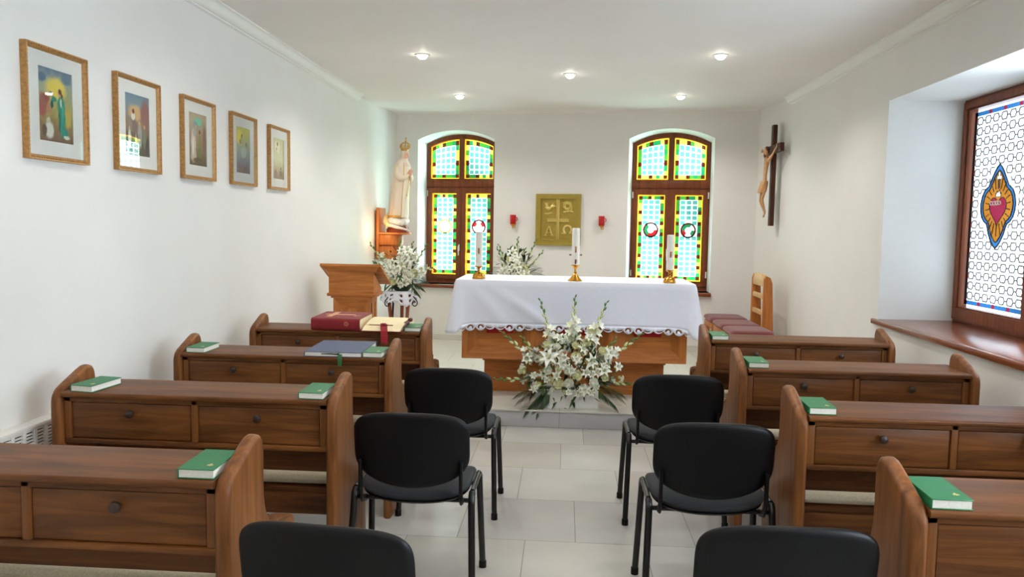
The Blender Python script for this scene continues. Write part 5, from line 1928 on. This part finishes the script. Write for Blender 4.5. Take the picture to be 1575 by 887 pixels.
def make_picture(label, y, z, bg):
    t = thing('framed_picture', label, 'picture', (XL + .0005, y, z), 0, 'framed pictures on the long wall')
    W, H, fw = .425, .486, .022
    mb = MB()
    for (sides) in range(4):
        pass
    prof = [(0, 0), (.030, 0), (.030, .006), (.024, .008), (.027, .012), (.020, .018), (.014, fw), (0, fw)]       # (depth, inward)
    O = [(-W / 2, -H / 2), (W / 2, -H / 2), (W / 2, H / 2), (-W / 2, H / 2)]
    sg = [(1, 1), (-1, 1), (-1, -1), (1, -1)]
    vs, fs = [], []
    for (d, i) in prof:
        for (p, s) in zip(O, sg):
            vs.append((d, p[0] + s[0] * i, p[1] + s[1] * i))
    k = len(prof)
    for a in range(k):
        for c in range(4):
            fs.append((a * 4 + c, a * 4 + (c + 1) % 4, ((a + 1) % k) * 4 + (c + 1) % 4, ((a + 1) % k) * 4 + c))
    mb.add(vs, fs, M_goldframe)
    # beaded outer ornament
    per = [(O[i], O[(i + 1) % 4]) for i in range(4)]
    for (p, q) in per:
        L = math.hypot(q[0] - p[0], q[1] - p[1]); n = int(L / .016)
        for i in range(n + 1):
            f = i / n
            x, zz = p[0] + (q[0] - p[0]) * f, p[1] + (q[1] - p[1]) * f
            mb.ball((.027, x * (1 - .008 / W * 2), zz * (1 - .008 / H * 2)), .0038, .0042, .0042, M_goldframe, n=6, m=4)
    mb.build('frame', t, ang=30)
    mb = MB()
    pw, ph = .116, .157
    frame_prism2 = [[(-W / 2 + .02, -H / 2 + .02), (W / 2 - .02, -H / 2 + .02), (W / 2 - .02, H / 2 - .02), (-W / 2 + .02, H / 2 - .02)], [(-pw, -ph), (pw, -ph), (pw, ph), (-pw, ph)]]
    fill(frame_prism2, M_mount, mb, lambda u, v: (.012, u, v))
    for lp in (frame_prism2[1],):
        for i in range(4):
            p, q = lp[i], lp[(i + 1) % 4]
            mb.add([(.012, *p), (.012, *q), (.009, *q), (.009, *p)], [(0, 1, 2, 3)], M_mount)
    mb.build('mount', t, ang=20)
    mb = MB()
    mb.box(.002, .0088, -pw, pw, -ph, ph, bg)
    mb.build('painting', t, recalc=False)
    mb = MB()
    mb.add([(.0135, -W / 2 + .022, -H / 2 + .022), (.0135, W / 2 - .022, -H / 2 + .022), (.0135, W / 2 - .022, H / 2 - .022), (.0135, -W / 2 + .022, H / 2 - .022)], [(0, 1, 2, 3)], M_picglass)
    mb.build('glass', t, recalc=False)
    return t
TEAL, TEAL2, WHT, YEL, SKN, HAIR, PNK, BRN, GRN = (38, 146, 124), (20, 108, 96), (216, 216, 202), (226, 204, 92), (208, 164, 124), (120, 70, 42), (158, 100, 84), (100, 82, 62), (120, 136, 70)
b1 = paint_mat('painted_sky_glow', [(0, (122, 92, 70)), (.25, (150, 126, 78)), (.5, (176, 168, 96)), (.75, (160, 168, 140)), (1, (104, 128, 150))],
    [(.52, .74, .34, .17, YEL), (.12, .86, .14, .07, (90, 116, 140)), (.85, .90, .16, .08, (110, 132, 146)), (.14, .50, .15, .18, PNK), (.22, .60, .12, .07, (150, 86, 70)), (.10, .40, .10, .08, (170, 92, 80)), (.30, .46, .08, .08, (180, 130, 96)),
     (.86, .36, .12, .16, (186, 168, 84)), (.30, .16, .14, .13, WHT), (.28, .29, .06, .05, (196, 190, 168)), (.16, .14, .08, .10, BRN),
     (.46, .60, .10, .045, TEAL), (.36, .66, .07, .035, TEAL), (.40, .52, .05, .07, TEAL2), (.66, .52, .12, .16, TEAL), (.68, .32, .11, .20, TEAL), (.74, .14, .14, .09, TEAL), (.60, .30, .03, .18, TEAL2), (.70, .40, .025, .16, (70, 176, 150)),
     (.66, .56, .03, .07, WHT), (.82, .08, .10, .035, WHT), (.62, .69, .055, .045, SKN), (.65, .72, .055, .045, HAIR), (.69, .66, .03, .05, HAIR), (.31, .69, .03, .02, SKN)])
b2 = paint_mat('painted_dusk', [(0, (96, 88, 72)), (.3, (120, 106, 88)), (.55, (156, 128, 98)), (.8, (136, 152, 152)), (1, (112, 142, 160))],
    [(.42, .70, .30, .15, (206, 172, 122)), (.85, .70, .22, .28, (150, 108, 98)), (.35, .46, .16, .20, (132, 112, 98)), (.34, .64, .09, .07, WHT), (.35, .72, .06, .05, HAIR), (.22, .50, .08, .12, (150, 136, 118)),
     (.60, .34, .10, .24, (166, 164, 156)), (.60, .54, .05, .04, SKN), (.80, .32, .08, .22, (126, 132, 108)), (.80, .50, .05, .04, SKN), (.18, .26, .08, .18, WHT), (.18, .44, .04, .035, SKN), (.44, .20, .05, .18, (186, 178, 160)), (.92, .2, .06, .16, (90, 80, 70))])
b3 = paint_mat('painted_grove', [(0, (104, 90, 62)), (.3, (150, 128, 96)), (.6, (172, 146, 118)), (.85, (180, 166, 138)), (1, (190, 170, 140))],
    [(.52, .84, .24, .09, (120, 196, 160)), (.38, .76, .16, .10, (136, 156, 154)), (.26, .44, .16, .28, (206, 196, 180)), (.26, .20, .18, .16, (196, 184, 164)), (.32, .62, .10, .08, (176, 170, 160)), (.40, .74, .06, .05, SKN),
     (.62, .40, .11, .26, (150, 140, 86)), (.62, .66, .06, .05, HAIR), (.60, .24, .08, .14, GRN), (.88, .48, .12, .34, (146, 112, 92)), (.24, .36, .05, .22, (224, 216, 204)), (.5, .1, .3, .06, (112, 96, 62))])
b4 = paint_mat('painted_ascent', [(0, (126, 104, 92)), (.22, (138, 134, 138)), (.5, (166, 174, 158)), (.75, (192, 192, 128)), (1, (208, 200, 104))],
    [(.26, .78, .26, .17, (232, 214, 92)), (.40, .72, .10, .10, (186, 172, 114)), (.42, .82, .06, .05, HAIR), (.30, .68, .06, .06, (160, 128, 84)), (.76, .64, .09, .06, (128, 140, 108)), (.55, .46, .22, .14, (188, 196, 182)), (.34, .12, .14, .08, (152, 108, 94)), (.68, .10, .14, .07, (124, 102, 96))])
b5 = paint_mat('painted_pale_light', [(0, (150, 122, 98)), (.25, (188, 178, 134)), (.5, (214, 210, 172)), (1, (206, 202, 158))],
    [(.40, .80, .26, .14, (232, 228, 190)), (.42, .86, .09, .06, (150, 132, 96)), (.50, .72, .12, .10, (228, 222, 206)), (.34, .74, .05, .05, (188, 158, 120)), (.24, .14, .14, .10, (160, 122, 104)), (.72, .13, .16, .10, (138, 110, 94)), (.26, .28, .06, .04, SKN), (.72, .26, .06, .04, HAIR)])
for y, lab, bg in ((3.40, 'gilt framed picture of a teal robed figure raising an arm, largest looking of the five', b1),
                       (4.068, 'gilt framed picture of a dusky group of figures, glass mirroring a window arc', b2),
                       (4.755, 'gilt framed picture of pale figures under a green glow, midway along the five', b3),
                       (5.437, 'gilt framed picture with a yellow glowing sky over violet ground', b4),
                       (6.122, 'gilt framed picture in pale straw tones, hanging nearest the lectern', b5)):
    make_picture(lab, y, 2.072, bg)

# ------------------------------------------------------------------ radiator grille
t = thing('radiator', 'white slotted radiator grille low on the pictures wall beside a pew', 'radiator', (XL + .0005, 2.95, 0))
xf = .066
mb = MB()
mb.box(0, xf - .012, -.80, .80, .10, .708, M_radiator, bev=.004)
mb.build('casing', t)
mb = MB(); mb.box(xf - .0118, xf - .010, -.79, .79, .11, .704, M_dark); mb.build('dark_core', t)
mb = MB()
for k in range(24):
    y = -.80 + .0687 * k
    mb.box(xf - .010, xf, y, y + .020, .10, .708, M_radiator)
for k in range(43):
    z = .110 + .0138 * k
    mb.box(xf - .009, xf - .002, -.79, .79, z, z + .0075, M_radiator)
mb.box(xf - .010, xf + .001, -.80, .80, .697, .714, M_radiator, bev=.003)
mb.box(0, xf, -.80, .80, .7085, .716, M_radiator, bev=.003)
mb.build('grille', t)
for s in (-1, 1):
    mb = MB(); mb.box(.012, .052, s * .65 - .02, s * .65 + .02, 0, .10, M_radiator, bev=.003); mb.build('foot', t)
